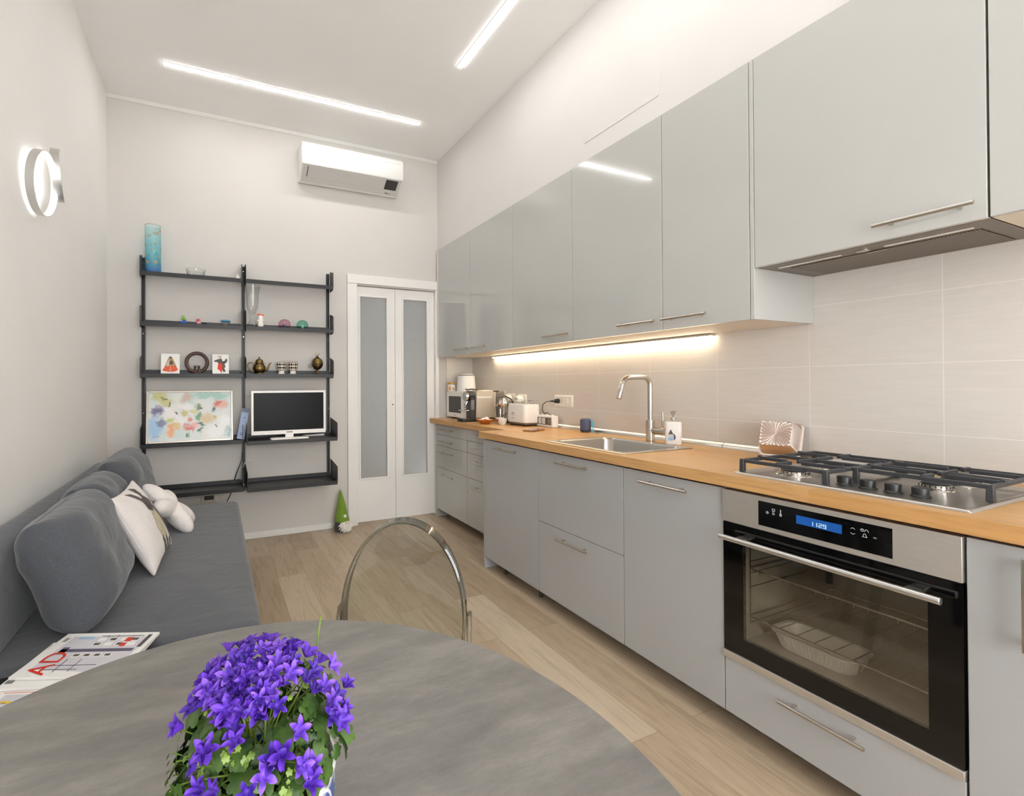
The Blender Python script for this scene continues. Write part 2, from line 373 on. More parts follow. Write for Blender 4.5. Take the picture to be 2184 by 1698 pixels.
# abstract flower watercolour: canvas spans PW x PH metres around its own origin
PW, PH = 0.560, 0.350
t = NT('flower_watercolour')
tc = t.add('TexCoord')
nz = t.noise(tc.outputs['Object'], 15, 6, 0.68); 
sb = t.add('VectorMath', operation='SUBTRACT'); t.link(nz.outputs['Color'], sb.inputs[0]); sb.inputs[1].default_value = (0.5, 0.5, 0.5)
scn = t.add('VectorMath', operation='MULTIPLY'); t.link(sb.outputs[0], scn.inputs[0]); scn.inputs[1].default_value = (0.12, 0, 0.12)
pp = t.add('VectorMath', operation='ADD'); t.link(tc.outputs['Object'], pp.inputs[0]); t.link(scn.outputs[0], pp.inputs[1])
nb = t.noise(t.coords((1, 1, 0.5)), 9, 3)
cur = t.ramp(nb.outputs[0], [(0.3, lin((196, 216, 212))), (0.5, lin((222, 226, 222))), (0.7, lin((232, 226, 216)))])
BL = [(290, 760, 120, 80, 195, 190, 120), (400, 860, 120, 90, 200, 196, 132), (1150, 750, 380, 70, 160, 200, 186), (230, 1330, 130, 230, 152, 192, 226), (1450, 1430, 60, 110, 128, 172, 172),
 (740, 800, 100, 80, 206, 182, 166), (470, 1060, 150, 140, 238, 236, 234), (740, 970, 120, 80, 240, 238, 236), (600, 1210, 150, 100, 238, 236, 234), (1250, 1420, 200, 130, 236, 236, 236), (1390, 1230, 110, 110, 238, 237, 236),
 (265, 1030, 115, 95, 98, 86, 138), (345, 1235, 75, 75, 118, 124, 160), (1320, 940, 120, 85, 230, 168, 152), (1265, 895, 52, 62, 206, 92, 82), (940, 965, 55, 60, 96, 128, 86), (990, 985, 30, 30, 30, 52, 36),
 (960, 1145, 60, 85, 92, 154, 112), (990, 1280, 52, 36, 30, 96, 62), (970, 1380, 32, 46, 24, 88, 64), (765, 1475, 30, 52, 64, 126, 76), (1210, 1010, 36, 46, 52, 72, 62), (375, 800, 48, 22, 92, 94, 44), (465, 900, 26, 22, 62, 62, 32),
 (1110, 1190, 120, 85, 216, 190, 148), (1240, 1150, 55, 36, 196, 172, 92), (480, 1185, 85, 60, 194, 202, 116), (720, 1080, 50, 62, 200, 190, 116), (870, 1040, 62, 42, 210, 206, 138), (490, 1390, 72, 105, 238, 164, 106), (565, 1300, 85, 40, 226, 190, 126),
 (800, 1190, 50, 50, 224, 122, 92), (800, 1330, 92, 50, 218, 96, 82), (890, 1300, 70, 50, 236, 178, 174), (850, 1400, 22, 42, 222, 100, 82), (580, 1060, 24, 34, 84, 52, 42), (1245, 1335, 26, 40, 124, 82, 62)]
for (px, py, rx, ry, R_, G_, B_) in BL:
    cx_ = ((px - 135) / 1365 - 0.5) * PW; cz_ = ((1560 - py) / 850 - 0.5) * PH + 0.196
    s1 = t.add('VectorMath', operation='SUBTRACT'); t.link(pp.outputs[0], s1.inputs[0]); s1.inputs[1].default_value = (cx_, 0, cz_)
    s2 = t.add('VectorMath', operation='MULTIPLY'); t.link(s1.outputs[0], s2.inputs[0]); s2.inputs[1].default_value = (1 / (rx / 1365 * PW), 0, 1 / (ry / 850 * PH))
    s3 = t.add('VectorMath', operation='LENGTH'); t.link(s2.outputs[0], s3.inputs[0])
    mr = t.add('MapRange', interpolation_type='SMOOTHSTEP'); t.link(s3.outputs['Value'], mr.inputs[0])
    mr.inputs[1].default_value = 1.35; mr.inputs[2].default_value = 0.50; mr.inputs[3].default_value = 0.0; mr.inputs[4].default_value = 0.88
    cur = t.mix(mr.outputs[0], cur, lin((R_, G_, B_)))
t.pbsdf(cur, 0.35); MAT['painting'] = t.m

# ------------------------------------------------------------------ mesh helpers
class M:
    def __init__(s): s.v = []; s.f = []
    def _add(s, vs, fs):
        o = len(s.v); s.v += [Vector(v) for v in vs]; s.f += [tuple(i + o for i in f) for f in fs]; return s
    def box(s, x0, x1, y0, y1, z0, z1):
        vs = [(x, y, z) for x in (x0, x1) for y in (y0, y1) for z in (z0, z1)]
        return s._add(vs, [(0, 1, 3, 2), (4, 6, 7, 5), (0, 4, 5, 1), (2, 3, 7, 6), (0, 2, 6, 4), (1, 5, 7, 3)])
    def obox(s, c, U, V, N, a, b_, d):
        c = Vector(c); U = Vector(U).normalized(); V = Vector(V).normalized(); N = Vector(N).normalized()
        vs = [c + U * x * a / 2 + V * y * b_ / 2 + N * z * d / 2 for x in (-1, 1) for y in (-1, 1) for z in (-1, 1)]
        return s._add(vs, [(0, 1, 3, 2), (4, 6, 7, 5), (0, 4, 5, 1), (2, 3, 7, 6), (0, 2, 6, 4), (1, 5, 7, 3)])
    def loft(s, loops, cap0=True, cap1=True, closed=True):
        n = len(loops[0]); vs = [p for L in loops for p in L]; fs = []
        for i in range(len(loops) - 1):
            for j in range(n if closed else n - 1):
                k = (j + 1) % n; fs.append((i * n + j, i * n + k, (i + 1) * n + k, (i + 1) * n + j))
        if cap0: fs.append(tuple(range(n))[::-1])
        if cap1: fs.append(tuple((len(loops) - 1) * n + j for j in range(n)))
        return s._add(vs, fs)
    def tube(s, pts, r, n=8, closed=False, flat=None):
        P = [Vector(p) for p in pts]; L = []; up = None; cnt = len(P)
        for i, p in enumerate(P):
            if closed: d = (P[(i + 1) % cnt] - P[i - 1])
            else: d = P[min(i + 1, cnt - 1)] - P[max(i - 1, 0)]
            d.normalize()
            if up is None:
                up = Vector((0, 0, 1)) if abs(d.z) < 0.9 else Vector((1, 0, 0))
            a = up - d * up.dot(d)
            if a.length < 1e-6: a = d.orthogonal()
            a.normalize(); b_ = d.cross(a); up = a
            rr = r[i] if isinstance(r, (list, tuple)) else r
            L.append([p + a * rr * cos(2 * pi * k / n) + b_ * rr * sin(2 * pi * k / n) for k in range(n)])
        if closed:
            L.append(L[0]); return s.loft(L, False, False)
        return s.loft(L)
    def cyl(s, p0, p1, r, r1=None, n=20):
        return s.tube([p0, p1], [r, r if r1 is None else r1], n)
    def lathe(s, prof, c=(0, 0, 0), n=28, cap0=True, cap1=True):
        c = Vector(c)
        return s.loft([[c + Vector((r * cos(2 * pi * k / n), r * sin(2 * pi * k / n), z)) for k in range(n)] for r, z in prof], cap0, cap1)
    def prism(s, poly, o, U, V, d0, d1):
        o = Vector(o); U = Vector(U); V = Vector(V); N = U.cross(V).normalized()
        return s.loft([[o + U * a + V * b_ + N * d for a, b_ in poly] for d in (d0, d1)])
    def sphere(s, c, r, n=16, m_=10, sc=(1, 1, 1)):
        c = Vector(c); L = []
        for i in range(1, m_):
            th = pi * i / m_
            L.append([c + Vector((r * sc[0] * sin(th) * cos(2 * pi * k / n), r * sc[1] * sin(th) * sin(2 * pi * k / n), -r * sc[2] * cos(th))) for k in range(n)])
        o = len(s.v); s.loft(L, False, False)
        b0 = len(s.v); s.v += [c + Vector((0, 0, -r * sc[2])), c + Vector((0, 0, r * sc[2]))]
        last = o + (m_ - 2) * n
        for k in range(n):
            s.f.append((b0, o + (k + 1) % n, o + k)); s.f.append((b0 + 1, last + k, last + (k + 1) % n))
        return s
    def grid(s, fn, nu, nv):
        vs = [fn(i / nu, j / nv) for i in range(nu + 1) for j in range(nv + 1)]
        return s._add(vs, [(i * (nv + 1) + j, (i + 1) * (nv + 1) + j, (i + 1) * (nv + 1) + j + 1, i * (nv + 1) + j + 1) for i in range(nu) for j in range(nv)])
    def xf(s, mat):
        s.v = [mat @ v for v in s.v]; return s
    def merge(s, o): return s._add(o.v, o.f)

ORG = {}
def org(p):
    v = Vector((0, 0, 0))
    while p is not None:
        v += ORG.get(p.name, Vector((0, 0, 0))); p = p.parent
    return v

def build(name, M_, mat, parent=None, bevel=0.0, ang=40, weld=False, local=False, subsurf=0, seg=2, flat=False, kind=None):
    me = bpy.data.meshes.new(name)
    o_ = Vector((0, 0, 0)) if local else org(parent)
    bm = bmesh.new()
    vv = [bm.verts.new(v - o_) for v in M_.v]
    for f in M_.f:
        try: bm.faces.new([vv[i] for i in f])
        except ValueError: pass
    if weld: bmesh.ops.remove_doubles(bm, verts=bm.verts, dist=1e-5)
    bmesh.ops.recalc_face_normals(bm, faces=bm.faces)
    bm.to_mesh(me); bm.free()
    if not flat:
        for p in me.polygons: p.use_smooth = True
        me.set_sharp_from_angle(angle=radians(ang))
    me.materials.append(mat)
    ob = bpy.data.objects.new(name, me); COL.objects.link(ob)
    if parent is not None: ob.parent = parent
    if bevel:
        b_ = ob.modifiers.new('bevel', 'BEVEL'); b_.width = bevel; b_.segments = seg; b_.limit_method = 'ANGLE'; b_.angle_limit = radians(35); b_.harden_normals = False
    if subsurf:
        s_ = ob.modifiers.new('subsurf', 'SUBSURF'); s_.levels = subsurf; s_.render_levels = subsurf
    if kind: ob['kind'] = kind
    return ob

def root(name, loc, label, cat, group=None, rot=None, kind=None):
    o = bpy.data.objects.new(name, None); COL.objects.link(o); o.empty_display_size = 0.05
    o.location = loc; ORG[o.name] = Vector(loc)
    if rot is not None: o.rotation_euler = rot
    if label: o['label'] = label
    if cat: o['category'] = cat
    if group: o['group'] = group
    if kind: o['kind'] = kind
    return o
def tag(o, label, cat, group=None, kind=None):
    o['label'] = label; o['category'] = cat
    if group: o['group'] = group
    if kind: o['kind'] = kind
    return o
def struct(name, M_, mat, parent=None, **kw):
    o = build(name, M_, mat, parent, **kw)
    if parent is None: o['kind'] = 'structure'
    return o
def part_label(o, s): o['label'] = s; return o

def text(name, s, size, o, U, V, mat, parent, lift=0.0004, align='CENTER'):
    cu = bpy.data.curves.new(name, 'FONT'); cu.body = s; cu.size = size; cu.align_x = align; cu.align_y = 'CENTER'
    tmp = bpy.data.objects.new(name + '_tmp', cu); COL.objects.link(tmp)
    dg = bpy.context.evaluated_depsgraph_get()
    me = bpy.data.meshes.new_from_object(tmp.evaluated_get(dg))
    bpy.data.objects.remove(tmp); bpy.data.curves.remove(cu)
    U = Vector(U).normalized(); V = Vector(V); N = U.cross(V).normalized(); o = Vector(o) - org(parent)
    for v in me.vertices: v.co = o + U * v.co.x + V * v.co.y + N * lift
    me.materials.clear(); me.materials.append(mat)
    ob = bpy.data.objects.new(name, me); COL.objects.link(ob); ob.parent = parent
    return ob

def rrect(a, b_, r, n=5):
    """Rounded rectangle loop of size a x b around 0."""
    P = []
    for cx_, cy_, a0 in ((a / 2 - r, b_ / 2 - r, 0), (-a / 2 + r, b_ / 2 - r, 90), (-a / 2 + r, -b_ / 2 + r, 180), (a / 2 - r, -b_ / 2 + r, 270)):
        for k in range(n + 1):
            th = radians(a0 + 90 * k / n); P.append((cx_ + r * cos(th), cy_ + r * sin(th)))
    return P

def dup(r, loc, rot=None, label=None):
    c = r.copy(); COL.objects.link(c); c.location = loc; ORG[c.name] = Vector(loc)
    if rot is not None: c.rotation_euler = rot
    if label: c['label'] = label
    for ch in list(r.children):
        d = ch.copy(); COL.objects.link(d); d.parent = c
        for g in list(ch.children):
            e = g.copy(); COL.objects.link(e); e.parent = d
    return c

MAT['enamel'] = simple('grey_oven_enamel', (168, 162, 152), 0.35, var=0.08)
MAT['gold'] = simple('gold_lid', (206, 160, 60), 0.3, 0.7)
MAT['orange'] = simple('orange_label', (230, 150, 40), 0.5)
MAT['champagne'] = simple('champagne_plastic', (206, 196, 180), 0.3, 0.25, var=0.02)
MAT['grey_brown'] = simple('grey_brown_plastic', (112, 100, 88), 0.45)
MAT['dark_brown'] = simple('dark_brown_face', (92, 82, 72), 0.4)
MAT['brown_leather'] = simple('brown_case', (150, 96, 48), 0.55, var=0.1)
MAT['phone_glass'] = simple('phone_glass', (52, 42, 36), 0.08)
MAT['beige_plate'] = simple('beige_plate', (206, 196, 182), 0.4, var=0.01)
MAT['rose_tin'] = simple('rose_tin', (232, 220, 214), 0.2, 0.9, var=0.02)
MAT['teal'] = simple('teal_paint', (30, 112, 120), 0.4)
MAT['blue_toy'] = simple('blue_toy_plastic', (36, 84, 176), 0.35)
MAT['green_toy'] = simple('green_toy_plastic', (126, 186, 52), 0.35)
MAT['pink_toy'] = simple('pink_toy_plastic', (226, 150, 164), 0.35)
MAT['red_toy'] = simple('rose_toy_plastic', (206, 84, 104), 0.35)
MAT['lid_blue'] = simple('blue_lid', (74, 146, 190), 0.4)
MAT['tv_screen'] = simple('dark_screen', (12, 12, 13), 0.3, Specular_IOR_Level=0.12)
MAT['tan_pale'] = simple('pale_tan_ink', (196, 184, 158), 0.7, var=0.1, scale=60)
MAT['skin'] = simple('pale_felt', (224, 196, 170), 0.8)
MAT['leg_green'] = simple('dark_green_metal', (38, 46, 40), 0.4)
# ================================================================== SETTING
struct('floor', M().box(XL - 0.1, 2.6, YR - 0.1, 5.9, -0.06, 0), MAT['floor'], flat=True)
struct('ceiling', M().box(XL - 0.1, 2.6, YR - 0.1, YF + 0.15, H, H + 0.12), MAT['ceiling'], flat=True)
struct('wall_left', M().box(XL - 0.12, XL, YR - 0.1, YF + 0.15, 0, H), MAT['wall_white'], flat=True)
struct('wall_right', M().box(XW, XW + 0.12, YR - 0.1, YF + 0.15, 0, H), MAT['tile'], flat=True)
# furred-out upper wall above the cabinets
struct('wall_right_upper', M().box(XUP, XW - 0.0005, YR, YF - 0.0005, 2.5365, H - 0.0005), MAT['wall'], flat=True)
# far wall with the door opening
DX0, DX1, DZ = 1.135, 1.945, 2.150
fw = M().box(XL, DX0, YF, YF + 0.14, 0, H).box(DX1, 2.341, YF, YF + 0.14, 0, H).box(DX0, DX1, YF, YF + 0.14, DZ, H)
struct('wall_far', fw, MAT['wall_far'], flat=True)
struct('wall_far_tiles', M().box(2.052, XW - 0.0005, YF - 0.008, YF - 0.0005, 0.9325, 1.5095), MAT['tile'], flat=True)
# rear wall behind the viewer; its unseen window is added for ambient daylight
struct('wall_rear', M().box(XL, -0.3, YR - 0.12, YR, 0, H).box(1.6, XW, YR - 0.12, YR, 0, H).box(-0.3, 1.6, YR - 0.12, YR, 2.55, H).box(-0.3, 1.6, YR - 0.12, YR, 0, 0.35), MAT['wall'], flat=True)
wf = M()
for x0, x1, z0, z1 in ((-0.299, -0.24, 0.351, 2.549), (1.54, 1.599, 0.351, 2.549), (-0.24, 1.54, 0.351, 0.41), (-0.24, 1.54, 2.49, 2.549), (0.62, 0.68, 0.41, 2.49)):
    wf.box(x0, x1, YR - 0.09, YR - 0.03, z0, z1)
wr = root('added_window_1', (0.65, YR - 0.06, 0.351), None, None, kind='structure')
build('added_window_frame', wf, MAT['trim'], wr, bevel=0.004)
# thin cove along the ceiling and the skirting
struct('trim_1', M().prism([(0, 0), (0, -0.022), (0.006, -0.022), (0.022, -0.006), (0.022, 0)], (XL + 0.001, YF - 0.0005, H - 0.0005), (0, -1, 0), (0, 0, 1), 0, -(XUP - XL - 0.002)), MAT['trim'], flat=True)
struct('trim_2', M().prism([(0, 0), (0, -0.018), (0.005, -0.018), (0.018, -0.005), (0.018, 0)], (XUP - 0.0005, YR + 0.001, H - 0.0005), (-1, 0, 0), (0, 0, 1), 0, -(YF - YR - 0.03)), MAT['trim'], flat=True)
struct('baseboard_far', M().box(XL + 0.001, 1.064, YF - 0.012, YF - 0.0005, 0.0005, 0.052), MAT['trim'], bevel=0.003)
struct('baseboard_left', M().box(XL + 0.0005, XL + 0.012, YR + 0.01, YF - 0.014, 0.0005, 0.052), MAT['trim'], bevel=0.003)
# flush access hatch in the upper wall: a panel set a hair proud with a fine joint round it
hatch = M().box(XUP - 0.0028, XUP - 0.0002, 1.615, 2.116, 2.652, 3.15)
struct('wall_right_panel', hatch, MAT['wall'], bevel=0.0006)
# small hall behind the glazed doors
struct('wall_hall_back', M().box(0.3, 2.9, 5.75, 5.85, 0, 2.6), MAT['wall'], flat=True)
struct('wall_hall_right', M().box(2.7, 2.8, YF + 0.15, 5.75, 0, 2.6), MAT['wall'], flat=True)
struct('wall_hall_left', M().box(0.2, 0.3, YF + 0.15, 4.75, 0, 2.6).box(0.2, 0.3, 5.25, 5.75, 0, 2.6).box(0.2, 0.3, 4.75, 5.25, 0, 1.0).box(0.2, 0.3, 4.75, 5.25, 1.75, 2.6), MAT['wall'], flat=True)  # unseen opening added so that some daylight reaches the frosted glass
struct('ceiling_hall', M().box(0.2, 2.8, YF + 0.15, 5.85, 2.6, 2.68), MAT['ceiling'], flat=True)

# ---- folding glazed door
dr = root('door_1', (1.53, YF, 0), None, None, kind='structure')
fr_ = M().box(1.068, 1.157, YF - 0.022, YF + 0.13, 0.001, 2.160).box(1.930, 1.9645, YF - 0.022, YF + 0.13, 0.001, 2.160).box(1.068, 1.9645, YF - 0.026, YF + 0.13, 2.160, 2.240)
build('door_frame', fr_, MAT['trim'], dr, bevel=0.003)
def leaf(x0, x1, g0, g1, latch_x):
    ya, yb = YF + 0.012, YF + 0.047
    z0, z1, gz0, gz1 = 0.018, 2.142, 0.408, 2.054
    L = M().box(x0, g0, ya, yb, z0, z1).box(g1, x1, ya, yb, z0, z1).box(g0, g1, ya, yb, z0, gz0).box(g0, g1, ya, yb, gz1, z1)
    lf = build('door_leaf', L, MAT['trim'], dr, flat=True)
    bd = M(); e = 0.012
    for a in ((g0 - e, g0 + 0.003, gz0 - e, gz1 + e), (g1 - 0.003, g1 + e, gz0 - e, gz1 + e), (g0, g1, gz0 - e, gz0 + 0.003), (g0, g1, gz1 - 0.003, gz1 + e)):
        bd.box(a[0], a[1], ya - 0.007, ya + 0.006, a[2], a[3])
    build('glazing_bead', bd, MAT['trim'], lf, bevel=0.002)
    build('glass_pane', M().box(g0 + 0.001, g1 - 0.001, ya + 0.014, ya + 0.020, gz0 + 0.001, gz1 - 0.001), MAT['frosted'], lf, flat=True)
    k = M().prism(rrect(0.034, 0.034, 0.012), (latch_x, ya - 0.001, 1.07), (1, 0, 0), (0, 0, 1), 0, 0.006)
    build('latch_plate', k, MAT['white_plastic'], lf)
    return lf
l1 = leaf(1.160, 1.5265, 1.190, 1.446, 1.500)
l2 = leaf(1.5295, 1.927, 1.607, 1.853, 1.556)
build('finger_pull', M().cyl((1.500, YF + 0.0035, 1.07), (1.500, YF + 0.0045, 1.07), 0.008), MAT['ink_grey'], l1)
build('lock_slot', M().box(1.552, 1.560, YF + 0.0035, YF + 0.0045, 1.062, 1.080), MAT['alu'], l2)

# ================================================================== LIGHT FITTINGS
def strip(label, x0, x1, y0, y1):
    r = root('ceiling_strip_light', ((x0 + x1) / 2, (y0 + y1) / 2, H - 0.002), label, 'ceiling light', 'recessed light strips in the ceiling')
    build('diffuser', M().box(x0, x1, y0, y1, H - 0.006, H - 0.003), MAT['led_white'], r, flat=True)
    build('channel', M().box(x0 - 0.004, x1 + 0.004, y0 - 0.004, y1 + 0.004, H - 0.003, H - 0.0003), MAT['trim'], r, flat=True)
strip('recessed ceiling light strip running across the room near the air conditioner', -0.311, 1.540, 3.541, 3.573)
strip('recessed light strip in the ceiling running lengthwise above the kitchen units', 1.500, 1.532, -0.6, 2.806)

# ring wall lamp
lc = Vector((XL, 2.575, 2.147))
lp = root('wall_lamp', lc, 'ring shaped wall lamp of pale metal ribbons, lit, on the left wall', 'wall lamp')
def ribbon(c, rad, rz, az, tilt, wid, th, a0=0, a1=360, n=48, inset=0.0, side=1):
    """Flat ribbon bent into a ring: returns M; width runs along the ring's axis."""
    R = Matrix.Rotation(az, 3, 'Z') @ Matrix.Rotation(tilt, 3, 'Y')
    L = []
    for k in range(n + 1):
        a = radians(a0 + (a1 - a0) * k / n)
        rd = Vector((0, cos(a), sin(a))); ax = Vector((1, 0, 0))
        p = Vector((0, rad * cos(a), rz * sin(a)))
        L.append([Vector(c) + R @ (p + rd * q + ax * w_) for q, w_ in ((th / 2 - inset, wid / 2), (-th / 2 - inset, wid / 2), (-th / 2 - inset, -wid / 2), (th / 2 - inset, -wid / 2))])
    mm = M(); mm.loft(L, True, True); return mm
c1 = lc + Vector((0.042, -0.030, -0.004))
build('ring', ribbon(c1, 0.136, 0.136, radians(-3), radians(4), 0.030, 0.004), MAT['alu'], lp, ang=60)
build('ring_diffuser', ribbon(c1, 0.1325, 0.1325, radians(-3), radians(4), 0.024, 0.002), MAT['led_lamp'], lp, ang=60)
c2 = lc + Vector((0.054, 0.140, 0.097))
build('arc', ribbon(c2, 0.120, 0.120, radians(9), radians(-4), 0.034, 0.004, 92, 268), MAT['alu'], lp, ang=60)
build('arc_diffuser', ribbon(c2, 0.1165, 0.1165, radians(9), radians(-4), 0.026, 0.002, 94, 266), MAT['led_lamp'], lp, ang=60)
build('wall_bracket', M().cyl(lc + Vector((0.0005, -0.02, 0)), lc + Vector((0.018, -0.02, 0)), 0.05).cyl(lc + Vector((0.012, -0.06, 0.0)), lc + Vector((0.030, -0.160, 0.0)), 0.010), MAT['alu'], lp)

# under-cabinet light
uc = root('cabinet_strip_light', (2.318, 2.635, 1.49), 'warm light strip under the wall cabinets along the tiled wall', 'strip light')
build('diffuser', M().box(2.306, 2.330, 1.605, 3.670, 1.492, 1.498), MAT['led_warm'], uc, flat=True)
build('housing', M().box(2.300, 2.336, 1.600, 3.675, 1.498, 1.508), MAT['alu'], uc, flat=True)

# ================================================================== AIR CONDITIONER
ac = root('air_conditioner', (1.09, YF, 2.93), 'white wall mounted air conditioner below the ceiling above the shelves', 'air conditioner')
X0, X1 = 0.645, 1.535
prof = [(YF - 0.001, 3.262), (YF - 0.15, 3.262), (YF - 0.19, 3.255), (YF - 0.208, 3.235), (YF - 0.212, 3.20), (YF - 0.212, 3.085), (YF - 0.206, 3.070), (YF - 0.060, 2.974), (YF - 0.050, 2.970), (YF - 0.001, 2.985)]
L = []
for x, ins in ((X0, 0.012), (X0 + 0.004, 0.004), (X0 + 0.014, 0), (X1 - 0.014, 0), (X1 - 0.004, 0.004), (X1, 0.012)):
    L.append([(x, min(YF - 0.001, y + ins), z - (ins * 0.6 if z > 3.1 else -ins * 0.6)) for y, z in prof])
build('body', M().loft(L), MAT['ac_white'], ac, ang=30)
d = Vector((0, 0.146, -0.096)).normalized(); nrm = Vector((0, -0.096, -0.146)).normalized()
pa = Vector((0, YF - 0.206, 3.070))
def on_slope(x0, x1, s0, s1, h, rr=None):
    o = Vector(((x0 + x1) / 2, pa.y, pa.z)) + d * (s0 + s1) / 2 + nrm * 0.0
    mm = M()
    poly = rrect(x1 - x0, s1 - s0, rr) if rr else [(-(x1 - x0) / 2, -(s1 - s0) / 2), ((x1 - x0) / 2, -(s1 - s0) / 2), ((x1 - x0) / 2, (s1 - s0) / 2), (-(x1 - x0) / 2, (s1 - s0) / 2)]
    loops = [[o + Vector((1, 0, 0)) * a + d * b_ + nrm * hh for a, b_ in poly] for hh in (-0.001, h)]
    mm.loft(loops); return mm
build('lower_panel', on_slope(X0 + 0.015, X1 - 0.015, 0.003, 0.170, 0.002), MAT['ac_lower'], ac)
build('louver', on_slope(X0 + 0.06, X1 - 0.16, 0.018, 0.118, 0.005), MAT['ac_lower'], ac, bevel=0.002)
build('louver_slot', on_slope(X0 + 0.053, X0 + 0.058, 0.020, 0.116, 0.0035), MAT['ink'], ac)
build('display_window', on_slope(X1 - 0.155, X1 - 0.045, 0.016, 0.110, 0.0045, 0.004), MAT['dark_plastic'], ac)
build('logo', on_slope(X1 - 0.135, X1 - 0.105, 0.146, 0.153, 0.003).merge(on_slope(X1 - 0.098, X1 - 0.088, 0.147, 0.152, 0.003)), MAT['ink'], ac)
build('seam', M().box(X0 + 0.03, X1 - 0.03, YF - 0.2135, YF - 0.2120, 3.205, 3.2065), MAT['ac_lower'], ac)

# ================================================================== KITCHEN: WALL CABINETS
def bar_handle(name, x, y0, y1, z, parent, r=0.006, stand=0.033):
    """Bar along y standing off a front at x (front faces -x)."""
    mm = M().cyl((x - stand, y0, z), (x - stand, y1, z), r, n=14)
    L_ = y1 - y0
    for yy in (y0 + 0.16 * L_, y1 - 0.16 * L_):
        mm.cyl((x + 0.0005, yy, z), (x - stand, yy, z), r * 0.8, n=12)
    return build(name, mm, MAT['nickel'], parent)
ZU0, ZU1 = 1.510, 2.535
UG = 'wall cabinets over the worktop'
ups = [(3.427, 4.046, 3.440, 3.663, 'grey gloss wall cabinet over the microwave, the one beside the door'),
       (2.816, 3.427, 3.160, 3.415, 'grey gloss wall cabinet over the toaster, its handle facing the handle beside the door end'),
       (2.200, 2.816, 2.208, 2.447, 'grey gloss wall cabinet over the alarm clock and the small speaker'),
       (1.583, 2.200, 1.605, 1.828, 'grey gloss wall cabinet over the sink and tap'),
       (1.182, 1.583, 1.347, 1.568, 'narrow grey gloss wall cabinet beside the cooker hood, over the cake tin')]
for y0, y1, h0, h1, lab in ups:
    r = root('wall_cabinet', ((XU + XW) / 2, (y0 + y1) / 2, ZU0), lab, 'cabinet', UG)
    build('body', M().box(XU + 0.021, XW - 0.001, y0 + 0.0008, y1 - 0.0008, ZU0 + 0.0005, ZU1), MAT['carcass'], r, flat=True)
    dd = build('door', M().box(XU, XU + 0.019, y0 + 0.0015, y1 - 0.0015, ZU0, ZU1), MAT['cab'], r, bevel=0.0012)
    bar_handle('handle', XU, h0, h1, 1.556, dd, 0.0065)
r = root('cabinet_end_panel', (2.14, 1.171, ZU0), 'grey end panel closing the row of wall cabinets beside the cooker hood', 'cabinet panel')
build('panel', M().box(XU - 0.0005, XW - 0.001, 1.1655, 1.1805, ZU0 - 0.001, ZU1), MAT['cab'], r, bevel=0.001)
r = root('cabinet_filler', (2.15, 4.074, ZU0), 'narrow grey filler strip between the wall cabinets and the door wall', 'cabinet panel')
build('panel', M().box(XU + 0.003, XW - 0.001, 4.048, YF - 0.026 - 0.002, ZU0 + 0.001, ZU1), MAT['carcass'], r, flat=True)
# cabinet over the hood
ZH = 1.710
r = root('hood_cabinet', (2.14, 0.858, ZH), 'wide grey wall cabinet with the extractor hood under it', 'cabinet', UG)
build('body', M().box(XU + 0.021, XW - 0.001, 0.5515, 1.1645, ZH + 0.022, ZU1), MAT['carcass_dark'], r, flat=True)
dd = build('door', M().box(XU, XU + 0.019, 0.5525, 1.1635, ZH, ZU1), MAT['cab'], r, bevel=0.0012)
bar_handle('handle', XU, 0.568, 0.788, 1.7535, dd, 0.0065)
r = root('wall_cabinet', (2.14, 0.24, ZH), 'grey wall cabinet at the right edge of the photo, next to the hood cabinet', 'cabinet', UG)
build('body', M().box(XU + 0.021, XW - 0.001, -0.065, 0.5485, ZH + 0.0005, ZU1), MAT['carcass'], r, flat=True)
dd = build('door', M().box(XU, XU + 0.019, -0.064, 0.5475, ZH, ZU1), MAT['cab'], r, bevel=0.0012)
bar_handle('handle', XU, 0.0, 0.225, 1.7535, dd, 0.0065)
# extractor hood
r = root('range_hood', (2.14, 0.858, ZH), 'brownish steel extractor hood built in under the grey cabinet', 'cooker hood')
build('body', M().box(XU + 0.021, XW - 0.0015, 0.5525, 1.1635, ZH - 0.001, ZH + 0.0215), MAT['hood_steel'], r, bevel=0.002)
build('filter', M().box(2.066, 2.315, 0.600, 1.105, ZH - 0.0035, ZH - 0.0012), MAT['filter'], r, bevel=0.001)
build('filter_latch', M().box(2.062, 2.072, 0.815, 0.865, ZH - 0.005, ZH - 0.0037), MAT['nickel'], r)
for y0, y1 in ((0.925, 1.125), (0.605, 0.805)):
    build('light_bar', M().box(2.022, 2.036, y0, y1, ZH - 0.0028, ZH - 0.0012), MAT['white_plastic'], r)
build('button', M().cyl((2.032, 0.863, ZH - 0.0032), (2.032, 0.863, ZH - 0.0012), 0.019), MAT['steel'], r)

